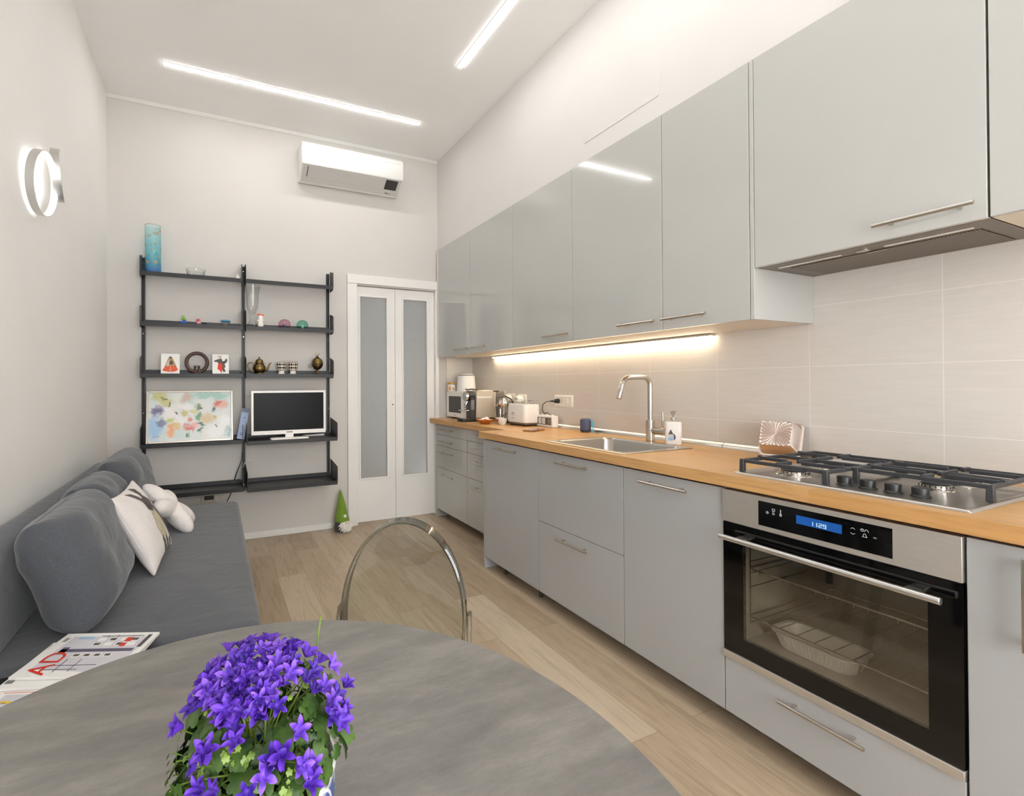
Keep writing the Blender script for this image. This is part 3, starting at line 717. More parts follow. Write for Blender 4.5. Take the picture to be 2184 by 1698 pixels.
# ================================================================== KITCHEN: BASE UNITS
BG = 'grey base units under the worktop'
def base_unit(y0, y1, label, fronts, xf=XB, mat='cab_base', body_top=0.878, side=None, name='base_cabinet', cat='cabinet'):
    r = root(name, ((xf + XW) / 2, (y0 + y1) / 2, 0), label, cat, BG)
    build('body', M().box(xf + 0.021, XW - 0.03, y0 + 0.0008, y1 - 0.0008, 0.0805, body_top), MAT['carcass_dark'], r, flat=True)
    build('plinth', M().box(xf + 0.11, xf + 0.125, y0 + 0.001, y1 - 0.001, 0.001, 0.080), MAT['plinth'], r, flat=True)
    for kind, z0, z1, h in fronts:
        dd = build(kind, M().box(xf, xf + 0.019, y0 + 0.0015, y1 - 0.0015, z0 + 0.0012, z1 - 0.0012), MAT[mat], r, bevel=0.0012)
        if h: bar_handle('handle', xf, h[0], h[1], h[2], dd)
    if side:
        build('side_panel', M().box(xf + 0.0005, XW - 0.03, side[0], side[1], 0.001, 0.879), MAT['cab_base'], r, bevel=0.001)
    return r
r = base_unit(2.190, 2.777, 'grey base unit with one full height front at the step in the worktop', [('door', 0.08, 0.88, (2.371, 2.614, 0.840))], side=(2.778, 2.793))
for yy in (2.25, 2.62):
    build('foot', M().cyl((XB + 0.075, yy + 0.02, 0.001), (XB + 0.075, yy + 0.02, 0.0795), 0.012).box(XB + 0.03, XB + 0.08, yy + 0.008, yy + 0.032, 0.066, 0.078), MAT['dark_plastic'], r)
base_unit(1.578, 2.190, 'grey base unit with two wide drawers under the sink', [('drawer', 0.48, 0.88, (1.773, 2.006, 0.840)), ('drawer', 0.08, 0.48, (1.779, 2.008, 0.433))], body_top=0.70)
base_unit(1.120, 1.578, 'narrow grey base unit with a single front between sink drawers and oven', [('door', 0.08, 0.88, (1.245, 1.466, 0.840))])
base_unit(0.521, 1.120, 'grey drawer front below the oven', [('drawer', 0.08, 0.278, (0.708, 0.928, 0.2355))], body_top=0.274, name='oven_drawer_unit')
r = base_unit(-0.079, 0.519, 'grey base unit to the right of the oven with an upright handle', [('door', 0.08, 0.88, None)])
dd = [c for c in r.children if c.name.startswith('door')][0]
build('handle', M().box(1.640, 1.650, 0.404, 0.424, 0.652, 0.864).box(1.650, 1.6755, 0.408, 0.420, 0.665, 0.675).box(1.650, 1.6755, 0.408, 0.420, 0.84, 0.85), MAT['nickel'], dd, bevel=0.002)
zs = [0.08, 0.479, 0.683, 0.785, 0.88]
hz = [0.420, 0.628, 0.731, 0.838]
base_unit(3.460, 4.045, 'shallow grey four drawer unit next to the door', [('drawer', zs[i], zs[i + 1], (3.674, 3.948, hz[i])) for i in range(4)], xf=XF, mat='cab', side=(4.0465, 4.075))
base_unit(2.875, 3.458, 'shallow grey four drawer unit half hidden by the deeper base units', [('drawer', zs[i], zs[i + 1], (3.060, 3.330, hz[i])) for i in range(4)], xf=XF, mat='cab')

# worktop with the sink cut-out
wt = M()
SX0, SX1, SY0, SY1 = 1.735, 2.135, 1.630, 2.125
x0, x1 = 1.652, XW - 0.0012
wt.box(x0, x1, -0.10, SY0, WB, WT).box(x0, x1, SY1, 2.812, WB, WT).box(x0, SX0, SY0, SY1, WB, WT).box(SX1, x1, SY0, SY1, WB, WT)
wt.box(1.872, x1, 2.812, YF - 0.009, WB, WT)
o = build('worktop', wt, MAT['oak'], None, flat=True)
tag(o, 'oak worktop with a step along the tiled wall, over all base units', 'worktop')
# sealing strip against the tiles
up = M().prism([(0, 0), (-0.024, 0), (-0.022, 0.008), (-0.006, 0.026), (0, 0.027)], (XW - 0.0014, 1.555, WT + 0.0003), (1, 0, 0), (0, 0, 1), 0, -1.47)
up2 = M().prism([(0, 0), (-0.024, 0), (-0.022, 0.008), (-0.006, 0.026), (0, 0.027)], (XW - 0.0014, 0.7, WT + 0.0003), (1, 0, 0), (0, 0, 1), 0, -0.852)
r = root('worktop_upstand', (XW - 0.012, 2.0, WT), 'glossy pale metal sealing strip between worktop and tiles', 'trim strip')
build('strip', up, MAT['alu'], r); build('strip', up2, MAT['alu'], r)
# ================================================================== SINK, TAP, SOAP
r = root('sink', (1.935, 1.8775, WT), 'stainless steel inset sink in the oak worktop', 'sink')
cx_, cy_ = 1.935, 1.8775
def loop(a, b_, rr, z, n=6): return [(cx_ + p, cy_ + q, z) for p, q in rrect(a, b_, rr, n)]
rim = M().loft([loop(0.470, 0.560, 0.012, WT + 0.0006), loop(0.470, 0.560, 0.012, WT + 0.003), loop(0.462, 0.552, 0.012, WT + 0.0045), loop(0.400, 0.490, 0.05, WT + 0.0035)], False, False)
build('rim', rim, MAT['steel'], r)
bowl = M().loft([loop(0.400, 0.490, 0.05, WT + 0.0035), loop(0.388, 0.478, 0.05, WT - 0.004), loop(0.380, 0.470, 0.055, WT - 0.14), loop(0.360, 0.450, 0.06, WT - 0.165), loop(0.28, 0.36, 0.06, WT - 0.175)], False, True)
build('basin', bowl, MAT['steel'], r)
build('drain', M().lathe([(0.045, 0), (0.045, 0.003), (0.03, 0.004), (0.028, 0.001)], (cx_, cy_, WT - 0.1748)), MAT['chrome'], r)
ov = M()
for q in (-0.016, 0.016):
    ov.prism(rrect(0.022, 0.007, 0.003), (2.1255, 1.78 + q, WT - 0.045), (0, 1, 0), (0, 0, 1), 0, 0.003).prism(rrect(0.022, 0.007, 0.003), (2.1255, 1.78 + q, WT - 0.062), (0, 1, 0), (0, 0, 1), 0, 0.003)
build('overflow', ov.xf(Matrix.Translation((-0.005, 0, 0))), MAT['black_plastic'], r)

fx, fy = 2.222, 1.897
r = root('faucet', (fx, fy, WT), 'tall brushed steel tap with an angular spout behind the sink', 'tap')
build('base', M().cyl((fx, fy, WT + 0.0005), (fx, fy, 1.052), 0.0235, n=28), MAT['nickel'], r, bevel=0.001)
path = [(fx, fy, 1.052), (fx, fy, 1.245)]
for k in range(1, 9):
    a = pi / 2 * k / 8; path.append((fx - 0.046 * (1 - cos(a)), fy + 0.004 * k / 8, 1.245 + 0.046 * sin(a)))
path += [(fx - 0.095, fy + 0.008, 1.2905), (fx - 0.140, fy + 0.012, 1.2895)]
for k in range(1, 9):
    a = radians(70) * k / 8; path.append((fx - 0.140 - 0.058 * sin(a), fy + 0.013, 1.2895 - 0.058 * (1 - cos(a))))
ex = path[-1]
path.append((ex[0] - 0.011, ex[1], ex[2] - 0.030))
build('spout', M().tube(path, 0.0135, 16), MAT['nickel'], r)
e2 = Vector(path[-1]); dv = (Vector(path[-1]) - Vector(path[-2])).normalized()
build('spray_head', M().cyl(e2 + dv * 0.001, e2 + dv * 0.05, 0.0145, n=18), MAT['steel'], r, bevel=0.001)
build('valve', M().cyl((fx, fy - 0.02, 0.995), (fx, fy - 0.092, 0.995), 0.0185, n=20), MAT['nickel'], r, bevel=0.001)
build('lever', M().cyl((fx, fy - 0.080, 1.012), (fx, fy - 0.080, 1.100), 0.005, n=12), MAT['nickel'], r)

r = root('soap_dispenser', (2.222, 1.752, WT), 'white soap dispenser with a printed grey house motif beside the tap', 'soap dispenser', rot=(0, 0, radians(40)))
bod = M().loft([[(p, q, z) for p, q in rrect(a, b_, 0.014)] for a, b_, z in ((0.048, 0.074, 0.0006), (0.052, 0.078, 0.004), (0.052, 0.078, 0.116), (0.046, 0.072, 0.121))])
build('bottle', bod, MAT['ceramic'], r, local=True)
build('collar', M().lathe([(0.013, 0.121), (0.014, 0.123), (0.014, 0.139), (0.010, 0.141), (0.005, 0.143), (0.005, 0.150), (0.008, 0.155), (0.016, 0.176), (0.015, 0.178), (0.004, 0.174)], n=20), MAT['chrome'], r, local=True)
build('nozzle', M().tube([(0, 0, 0.172), (-0.02, 0, 0.176), (-0.03, 0, 0.172)], 0.004, 8), MAT['chrome'], r, local=True)
hp = [(-0.022, 0.018), (0.002, 0.018), (0.002, 0.052), (-0.010, 0.075), (-0.022, 0.052)]
fo = (-0.0262, 0.012, 0)
U_, V_ = (0, -1, 0), (0, 0, 1)
build('print', M().prism([(-0.013 + a, b_) for a, b_ in ((0, 0.022), (0.024, 0.022), (0.024, 0.055), (0.012, 0.082), (0, 0.055))], fo, U_, V_, 0, 0.0004), MAT['ac_lower'], r, local=True)
build('print_roof', M().prism([(-0.013, 0.055), (0.011, 0.055), (-0.001, 0.082)], fo, U_, V_, 0.0004, 0.0008), MAT['fig_grey'], r, local=True)
build('print_door', M().prism([(-0.013, 0.022), (0.008, 0.022), (0.008, 0.034), (-0.001, 0.040), (-0.013, 0.034)], fo, U_, V_, 0.0004, 0.0008), MAT['pale_blue'], r, local=True)
build('print_tree', M().prism([(0.013, 0.024), (0.020, 0.030), (0.022, 0.042), (0.018, 0.054), (0.012, 0.060)], fo, U_, V_, 0.0002, 0.0007), MAT['blue_ink'], r, local=True)

# ================================================================== HOB
hx0, hx1, hy0, hy1 = 1.706, 2.215, 0.516, 1.106
r = root('gas_hob', ((hx0 + hx1) / 2, (hy0 + hy1) / 2, WT), 'stainless steel gas hob with black cast iron grates set in the worktop above the oven', 'hob')
def hl(ins, z): return [((hx0 + hx1) / 2 + p, (hy0 + hy1) / 2 + q, z) for p, q in rrect(hx1 - hx0 - 2 * ins, hy1 - hy0 - 2 * ins, 0.010)]
build('top_plate', M().loft([hl(0, WT + 0.0005), hl(0.001, WT + 0.004), hl(0.006, WT + 0.008), hl(0.012, WT + 0.008), hl(0.016, WT + 0.006)]), MAT['steel'], r)
PZ = WT + 0.006
for bx, by, br_ in ((1.835, 0.975, 0.042), (2.085, 0.975, 0.036), (1.965, 0.668, 0.036), (2.120, 0.668, 0.044)):
    b_ = build('burner', M().lathe([(br_ + 0.012, PZ), (br_ + 0.010, PZ + 0.004), (br_, PZ + 0.006), (br_, PZ + 0.014), (br_ - 0.004, PZ + 0.016)], (bx, by, 0), 30), MAT['nickel'], r)
    build('burner_cap', M().lathe([(br_ - 0.006, PZ + 0.016), (br_ - 0.004, PZ + 0.019), (br_ - 0.008, PZ + 0.022), (0.002, PZ + 0.023)], (bx, by, 0), 30), MAT['cast_iron'], b_)
    sl = M()
    for k in range(20):
        a = 2 * pi * k / 20; sl.obox((bx + (br_ + 0.0003) * cos(a), by + (br_ + 0.0003) * sin(a), PZ + 0.0105), (cos(a), sin(a), 0), (-sin(a), cos(a), 0), (0, 0, 1), 0.001, 0.003, 0.006)
    build('flame_slots', sl, MAT['black_plastic'], b_)
for ky in (0.815, 0.757, 0.699, 0.641):
    k = build('knob', M().lathe([(0.021, PZ + 0.001), (0.021, PZ + 0.003), (0.018, PZ + 0.006), (0.0185, PZ + 0.024), (0.0175, PZ + 0.026), (0.002, PZ + 0.0262)], (1.795, ky, 0), 26), MAT['black_plastic'], r)
    build('pointer', M().box(1.778, 1.786, ky - 0.0008, ky + 0.0008, PZ + 0.0262, PZ + 0.0268), MAT['ink_grey'], k)
GZ0, GZ1 = 0.972, 0.984
def grate(x0, x1, y0, y1, burners):
    mm = M(); t_ = 0.0055
    def bar(a, b_, z0=GZ0, z1=GZ1):
        a = Vector((*a, (z0 + z1) / 2)); b_ = Vector((*b_, (z0 + z1) / 2)); dd_ = (b_ - a)
        mm.obox((a + b_) / 2, dd_, Vector((-dd_.y, dd_.x, 0)), (0, 0, 1), dd_.length, 2 * t_, z1 - z0)
    bar((x0, y0), (x1, y0)); bar((x0, y1), (x1, y1)); bar((x0, y0 - t_), (x0, y1 + t_)); bar((x1, y0 - t_), (x1, y1 + t_))
    xm = (x0 + x1) / 2
    bar((xm, y0), (xm, y1))
    for bx, by in burners:
        ins = 0.022
        bar((bx, y0), (bx, by - ins), GZ0 + 0.003, GZ1 + 0.003); bar((bx, y1), (bx, by + ins), GZ0 + 0.003, GZ1 + 0.003)
        lo, hi = (x0, xm) if bx < xm else (xm, x1)
        bar((lo, by), (bx - ins, by), GZ0 + 0.003, GZ1 + 0.003); bar((hi, by), (bx + ins, by), GZ0 + 0.003, GZ1 + 0.003)
        for yy in (y0, y1):
            mm.box(bx - 0.006, bx + 0.006, yy - 0.006, yy + 0.006, GZ0, GZ1 + 0.006)
    for xx in (x0, x1):
        for yy in (y0, y1):
            mm.loft([[(xx - s_, yy - s_, z), (xx + s_, yy - s_, z), (xx + s_, yy + s_, z), (xx - s_, yy + s_, z)] for s_, z in ((0.008, PZ + 0.001), (0.007, GZ1))])
    return mm
build('grate', grate(1.735, 2.185, 0.835, 1.088, ((1.835, 0.975), (2.085, 0.975))), MAT['cast_iron'], r, bevel=0.002)
build('grate', grate(1.880, 2.185, 0.535, 0.822, ((1.965, 0.668), (2.120, 0.668))), MAT['cast_iron'], r, bevel=0.002)
build('ignition_pin', M().cyl((1.775, 0.94, PZ), (1.775, 0.94, PZ + 0.014), 0.004, n=10), MAT['ceramic'], r)

# ================================================================== OVEN
oy0, oy1 = 0.5225, 1.1185
r = root('oven', (1.95, 0.82, 0.279), 'built-in steel and black glass oven with a lit blue clock under the hob', 'oven')
cav = M().box(1.705, 2.29, oy0 + 0.001, oy0 + 0.045, 0.300, 0.872).box(1.705, 2.29, oy1 - 0.045, oy1 - 0.001, 0.300, 0.872).box(2.27, 2.29, oy0 + 0.045, oy1 - 0.045, 0.300, 0.872).box(1.705, 2.27, oy0 + 0.045, oy1 - 0.045, 0.300, 0.345).box(1.705, 2.27, oy0 + 0.045, oy1 - 0.045, 0.715, 0.872)
build('cavity', cav, MAT['enamel'], r, flat=True)
cp = build('control_panel', M().box(1.668, 1.704, oy0, oy1, 0.7645, 0.878), MAT['steel_h'], r, bevel=0.001)
build('display_glass', M().box(1.6668, 1.668, 0.652, 0.995, 0.781, 0.862), MAT['black_gloss'], cp, flat=True)
build('clock_display', M().box(1.6662, 1.6668, 0.764, 0.882, 0.8155, 0.842), MAT['screen_blue'], cp, flat=True)
SEG = {'1': 'bc', '2': 'abged', '9': 'abcfgd'}
dg = M(); xx_ = 1.6661
def digit(ch, yl, z0, w_=0.0085, h_=0.012, t_=0.0015):
    P = {'a': (0, w_, h_ - t_, h_), 'd': (0, w_, 0, t_), 'g': (0, w_, h_ / 2 - t_ / 2, h_ / 2 + t_ / 2), 'b': (w_ - t_, w_, h_ / 2, h_), 'c': (w_ - t_, w_, 0, h_ / 2), 'f': (0, t_, h_ / 2, h_), 'e': (0, t_, 0, h_ / 2)}
    for s in SEG[ch]:
        a, b_, c, d_ = P[s]; dg.box(xx_ - 0.0003, xx_, yl - b_, yl - a, z0 + c, z0 + d_)
for ch, yl in (('1', 0.8445), ('1', 0.8345), ('2', 0.8215), ('9', 0.8105)): digit(ch, yl, 0.8195)
dg.box(xx_ - 0.0003, xx_, 0.8236, 0.8249, 0.8285, 0.8298).box(xx_ - 0.0003, xx_, 0.8236, 0.8249, 0.8220, 0.8233)
build('clock_digits', dg, MAT['digit'], cp, flat=True)
IX = 1.6663
def ring_(y, z, ra, rb, a0=0, a1=360, n=20):
    return M().loft([[(IX, y - q * cos(radians(a0 + (a1 - a0) * k / n)), z + q * sin(radians(a0 + (a1 - a0) * k / n))) for k in range(n + 1)] for q in (ra, rb)], False, False, False)
def ln(pts, w_=0.0009):
    mm = M()
    for (a, b_), (c, d_) in zip(pts, pts[1:]):
        v = Vector((0, c - a, d_ - b_)); mm.obox((IX, (a + c) / 2, (b_ + d_) / 2), v, Vector((0, -v.z, v.y)), (1, 0, 0), v.length + w_ * 0.5, w_, 0.0004)
    return mm
ic = M()
ic.merge(ring_(0.9665, 0.8285, 0.0030, 0.0040)).merge(ln([(0.9665, 0.8265), (0.9665, 0.8305)]))
ic.merge(ln([(0.9515, 0.838), (0.944, 0.838), (0.944, 0.8445), (0.9515, 0.8445), (0.9515, 0.838)]))
ic.merge(ln([(0.952, 0.8265), (0.946, 0.8265), (0.944, 0.828), (0.946, 0.830), (0.951, 0.830)]))
ic.merge(ln([(0.9265, 0.8365), (0.9265, 0.8465)], 0.0018))
sp = []
for k in range(11):
    a = pi / 2 + k * pi / 5; q = 0.004 if k % 2 == 0 else 0.0018; sp.append((0.9265 - q * cos(a), 0.829 + q * sin(a)))
ic.merge(ln(sp))
ic.merge(ln([(0.743, 0.838), (0.738, 0.8415), (0.733, 0.838)])).merge(ln([(0.743, 0.8265), (0.738, 0.823), (0.733, 0.8265)]))
ic.merge(ring_(0.7165, 0.841, 0.0030, 0.0040)).merge(ln([(0.7165, 0.841), (0.7165, 0.8432)])).merge(ln([(0.711, 0.838), (0.709, 0.8435), (0.705, 0.8435), (0.7035, 0.840), (0.702, 0.8375)]))
ic.merge(ln([(0.7165, 0.8225), (0.7145, 0.8245), (0.7135, 0.830), (0.711, 0.832), (0.7085, 0.830), (0.7075, 0.8245), (0.7055, 0.8225), (0.7165, 0.8225)]))
build('touch_symbols', ic, MAT['icon'], cp, flat=True)
text('program_text', 'SEC', 0.0042, (1.6664, 0.948, 0.8345), (0, -1, 0), (0, 0, 1), MAT['icon'], cp)
text('program_text', 'SEC', 0.0042, (1.6664, 0.926, 0.8335), (0, -1, 0), (0, 0, 1), MAT['icon'], cp)
text('program_text', 'OK', 0.0055, (1.6664, 0.688, 0.8265), (0, -1, 0), (0, 0, 1), MAT['icon'], cp)
# door: black glass frame with a clear window, steel strip along the foot
wy0, wy1, wz0, wz1 = 0.586, 1.052, 0.364, 0.700
df = M().box(1.672, 1.690, oy0, wy0, 0.306, 0.760).box(1.672, 1.690, wy1, oy1, 0.306, 0.760).box(1.672, 1.690, wy0, wy1, 0.306, wz0).box(1.672, 1.690, wy0, wy1, wz1, 0.760)
dd = build('door', df, MAT['black_gloss'], r, flat=True)
build('window_glass', M().box(1.6735, 1.6775, wy0 + 0.0005, wy1 - 0.0005, wz0 + 0.0005, wz1 - 0.0005), MAT['oven_glass'], dd, flat=True)
build('handle', M().cyl((1.628, 0.547, 0.7175), (1.628, 1.104, 0.7175), 0.0095, n=18), MAT['alu'], dd, bevel=0.001)
for yy in (0.607, 1.045):
    build('handle_mount', M().box(1.628, 1.672, yy - 0.016, yy + 0.016, 0.712, 0.723), MAT['alu'], dd, bevel=0.003)
build('bottom_trim', M().box(1.667, 1.692, oy0, oy1, 0.2795, 0.304), MAT['steel_h'], dd, bevel=0.001)
build('vent_gap', M().box(1.676, 1.700, oy0 + 0.004, oy1 - 0.004, 0.7602, 0.7643), MAT['black_plastic'], r, flat=True)
# racks and runners
for zz_ in (0.430, 0.600):
    mm = M().tube([(1.73, 0.575, zz_), (2.25, 0.575, zz_), (2.25, 1.065, zz_), (1.73, 1.065, zz_)], 0.0028, 8, closed=True)
    if zz_ < 0.5:
        for k in range(9): mm.cyl((1.73, 0.62 + k * 0.05, zz_), (2.25, 0.62 + k * 0.05, zz_), 0.0016, n=6)
    build('rack', mm, MAT['chrome'], r)
sc_ = M()
for k in range(14): sc_.box(1.729, 1.7305, 0.60 + k * 0.033, 0.6015 + k * 0.033, 0.588, 0.597)
build('rack_scale', sc_, MAT['chrome'], r)
gd = M().cyl((1.74, 1.068, 0.40), (1.74, 1.068, 0.69), 0.0022, n=8)
for zz_ in (0.405, 0.43, 0.53, 0.58, 0.62, 0.68): gd.cyl((1.74, 1.068, zz_), (2.2, 1.068, zz_), 0.002, n=6)
build('side_runner', gd, MAT['chrome'], r)
# baking dish in the oven
r = root('baking_dish', (1.835, 0.905, 0.3456), 'white ribbed baking dish standing inside the oven', 'baking dish')
def bl(a, b_, z): return [(1.835 + p, 0.905 + q, z) for p, q in rrect(a, b_, 0.042, 8)]
ds = M().loft([bl(0.110, 0.205, 0.3458), bl(0.134, 0.232, 0.394), bl(0.150, 0.248, 0.398), bl(0.150, 0.248, 0.402), bl(0.126, 0.224, 0.402), bl(0.104, 0.200, 0.353)])
build('dish', ds, MAT['ceramic'], r)
rb = M()
P0, P1 = bl(0.1105, 0.2055, 0.348), bl(0.1335, 0.2315, 0.392)
for i in range(len(P0)):
    j = (i + 1) % len(P0); n_ = 12 if (Vector(P0[i]) - Vector(P0[j])).length > 0.04 else 1
    for k in range(n_):
        a = Vector(P0[i]).lerp(Vector(P0[j]), k / n_); b_ = Vector(P1[i]).lerp(Vector(P1[j]), k / n_); rb.cyl(a, b_, 0.0026, n=6)
build('rib', rb, MAT['ceramic'], r)
# ================================================================== WORKTOP APPLIANCES
W0 = WT + 0.0006
# microwave
r = root('microwave', (2.17, 3.83, WT), 'white microwave oven in the corner beside the door', 'microwave')
my0, my1, mx0, mx1, mz0, mz1 = 3.640, 4.062, 2.035, 2.325, 0.946, 1.187
build('body', M().box(mx0 + 0.022, mx1, my0 + 0.002, my1 - 0.002, mz0, mz1), MAT['white_plastic'], r, bevel=0.005)
dd = build('door', M().box(mx0, mx0 + 0.0215, my0 + 0.100, my1, mz0 + 0.002, mz1 - 0.001), MAT['white_plastic'], r, bevel=0.004)
build('window', M().box(mx0 - 0.0006, mx0 + 0.001, my0 + 0.135, my1 - 0.045, 0.991, 1.143), MAT['dark_plastic'], dd, flat=True)
text('brand_text', 'Panasonic', 0.014, (mx0 - 0.0002, my1 - 0.165, 0.967), (0, -1, 0), (0, 0, 1), MAT['ink'], dd)
cpn = build('control_panel', M().box(mx0, mx0 + 0.0215, my0, my0 + 0.099, mz0 + 0.002, mz1 - 0.001), MAT['white_plastic'], r, bevel=0.004)
build('display', M().box(mx0 - 0.0006, mx0 + 0.001, my0 + 0.022, my0 + 0.080, 1.130, 1.160), MAT['black_gloss'], cpn, flat=True)
kb = M()
for i in range(3):
    for j in range(3): kb.box(mx0 - 0.001, mx0 + 0.001, my0 + 0.020 + 0.021 * j, my0 + 0.037 + 0.021 * j, 1.025 + 0.021 * i, 1.035 + 0.021 * i)
for i in range(3):
    for j in range(2): kb.box(mx0 - 0.0008, mx0 + 0.001, my0 + 0.025 + 0.032 * j, my0 + 0.038 + 0.032 * j, 1.093 + 0.012 * i, 1.097 + 0.012 * i)
build('keypad', kb, MAT['ink_grey'], cpn, flat=True)
ft = M()
for a in (mx0 + 0.05, mx1 - 0.05):
    for b_ in (my0 + 0.05, my1 - 0.05): ft.cyl((a, b_, W0), (a, b_, mz0 + 0.0005), 0.014, n=12)
build('foot', ft, MAT['black_plastic'], r)
# canister on the microwave
r = root('canister', (2.160, 3.90, 1.187), 'tapered white canister with a lid standing on the microwave', 'canister')
build('body', M().lathe([(0.088, 1.1875), (0.091, 1.191), (0.080, 1.330), (0.077, 1.334)], (2.160, 3.90, 0), 36), MAT['white_matte'], r)
build('seal', M().lathe([(0.062, 1.3335), (0.062, 1.341)], (2.160, 3.90, 0), 30), MAT['ink_grey'], r)
build('lid', M().lathe([(0.060, 1.3412), (0.068, 1.343), (0.067, 1.349), (0.060, 1.352), (0.002, 1.353)], (2.160, 3.90, 0), 30), MAT['white_matte'], r)
r = root('honey_jar', (2.055, 3.99, 1.187), 'small jar with a golden lid and orange label on the microwave', 'jar')
build('jar', M().lathe([(0.034, 1.1876), (0.036, 1.190), (0.036, 1.250), (0.030, 1.255)], (2.050, 3.990, 0), 24), MAT['ceramic'], r)
build('lid', M().lathe([(0.035, 1.2555), (0.036, 1.257), (0.036, 1.268), (0.034, 1.270)], (2.050, 3.990, 0), 24), MAT['gold'], r)
lb = M()
for a0, a1, z0, z1 in ((200, 232, 1.200, 1.235),):
    lb.loft([[(2.050 + 0.0363 * cos(radians(a0 + (a1 - a0) * k / 6)), 3.990 + 0.0363 * sin(radians(a0 + (a1 - a0) * k / 6)), z) for k in range(7)] for z in (z0, z1)], False, False, False)
build('label', lb, MAT['orange'], r)
build('side_label', M().loft([[(2.050 + 0.0363 * cos(radians(262 + 20 * k / 5)), 3.990 + 0.0363 * sin(radians(262 + 20 * k / 5)), z) for k in range(6)] for z in (1.202, 1.222)], False, False, False), MAT['orange_red'], r)

# coffee machine
r = root('coffee_machine', (2.14, 3.58, WT), 'cream and chrome capsule coffee machine in front of the microwave', 'coffee machine')
ya, yb = 3.522, 3.636
prof = [(2.050, 0.962), (2.055, 1.19), (2.075, 1.203), (2.205, 1.203), (2.224, 1.195), (2.228, 1.175), (2.228, 0.962)]
build('body', M().loft([[(x, y, z) for x, z in prof] for y in (ya, yb)]), MAT['champagne'], r, bevel=0.006, ang=35)
build('side_groove', M().prism(rrect(0.15, 0.014, 0.006), (2.13, ya - 0.0002, 1.142), (1, 0, 0), (0, 0, 1), 0, 0.0015), MAT['white_plastic'], r)
build('base', M().prism(rrect(0.33, 0.115, 0.03), (2.075, 3.579, 0), (1, 0, 0), (0, 1, 0), W0, 0.961), MAT['black_plastic'], r, bevel=0.003)
build('front_panel', M().box(2.004, 2.0495, ya + 0.012, yb - 0.012, 0.962, 1.145), MAT['dark_plastic'], r, bevel=0.003)
build('water_window', M().box(2.0035, 2.035, ya + 0.0105, ya + 0.0118, 1.035, 1.118), MAT['ink_grey'], r)
build('head', M().cyl((2.045, (ya + yb) / 2, 1.148), (1.985, (ya + yb) / 2, 1.152), 0.046, n=28), MAT['black_plastic'], r, bevel=0.003)
build('head_cap', M().cyl((1.9848, (ya + yb) / 2, 1.152), (1.962, (ya + yb) / 2, 1.154), 0.044, 0.036, n=28), MAT['chrome'], r, bevel=0.003)
build('spout', M().cyl((1.99, 3.575, 1.106), (1.975, 3.575, 1.078), 0.010, 0.007, n=14), MAT['chrome'], r)
build('lever', M().tube([(2.10, 3.58, 1.2045), (2.04, 3.58, 1.212), (1.99, 3.58, 1.207), (1.975, 3.58, 1.214)], 0.006, 8), MAT['dark_plastic'], r)
build('cup_shelf', M().box(1.930, 1.9915, 3.53, 3.63, 1.024, 1.034), MAT['chrome'], r, bevel=0.003)
build('drip_grid', M().prism(rrect(0.10, 0.095, 0.03), (1.975, 3.579, 0), (1, 0, 0), (0, 1, 0), 0.9612, 0.9635), MAT['chrome'], r)
build('water_tank', M().prism(rrect(0.05, 0.10, 0.012), (2.256, 3.579, 0), (1, 0, 0), (0, 1, 0), 0.963, 1.185), MAT['glass'], r)
build('tank_lid', M().prism(rrect(0.055, 0.105, 0.012), (2.258, 3.579, 0), (1, 0, 0), (0, 1, 0), 1.186, 1.196), MAT['dark_plastic'], r, bevel=0.002)

# citrus juicer
jx, jy = 2.205, 3.335
r = root('citrus_juicer', (jx, jy, WT), 'chrome citrus juicer with a glass jug between coffee machine and toaster', 'juicer')
build('base', M().lathe([(0.062, W0), (0.064, 0.938), (0.060, 0.952), (0.052, 0.957)], (jx, jy, 0)), MAT['dark_plastic'], r)
build('jug', M().lathe([(0.052, 0.9575), (0.060, 0.962), (0.070, 1.03), (0.072, 1.066)], (jx, jy, 0), 28, True, False), MAT['glass'], r)
build('strainer', M().lathe([(0.066, 1.0665), (0.074, 1.070), (0.078, 1.092), (0.080, 1.096), (0.076, 1.097), (0.05, 1.088)], (jx, jy, 0), 28, False, True), MAT['chrome'], r)
cn = []
for k in range(9):
    q = k / 8; rad = 0.040 * cos(q * pi / 2 * 0.97); cn.append([(jx + rad * (1 + 0.09 * cos(8 * 2 * pi * i / 48)) * cos(2 * pi * i / 48), jy + rad * (1 + 0.09 * cos(8 * 2 * pi * i / 48)) * sin(2 * pi * i / 48), 1.0892 + 0.048 * sin(q * pi / 2)) for i in range(48)])
build('reamer', M().loft(cn), MAT['chrome'], r)
build('shaft', M().cyl((jx, jy, 0.958), (jx, jy, 1.0875), 0.006, n=10), MAT['chrome'], r)
build('impeller', M().obox((jx, jy, 1.0), (1, 0.3, 0.4), (-0.3, 1, 0), (0, 0, 1), 0.06, 0.006, 0.012).obox((jx, jy, 1.0), (0.3, -1, 0.4), (1, 0.3, 0), (0, 0, 1), 0.06, 0.006, 0.012), MAT['chrome'], r)
build('column', M().prism(rrect(0.034, 0.05, 0.01), (jx + 0.085, jy - 0.02, 0), (1, 0, 0), (0, 1, 0), W0, 1.075), MAT['dark_plastic'], r, bevel=0.003)
build('press_arm', M().tube([(jx + 0.085, jy - 0.02, 1.076), (jx + 0.07, jy - 0.01, 1.125), (jx + 0.02, jy + 0.01, 1.155), (jx - 0.05, jy + 0.03, 1.142)], 0.006, 8), MAT['dark_plastic'], r)
build('handle', M().tube([(jx - 0.062, jy - 0.052, 1.062), (jx - 0.078, jy - 0.066, 1.05), (jx - 0.078, jy - 0.066, 0.985), (jx - 0.053, jy - 0.045, 0.968)], 0.005, 8), MAT['chrome'], r)

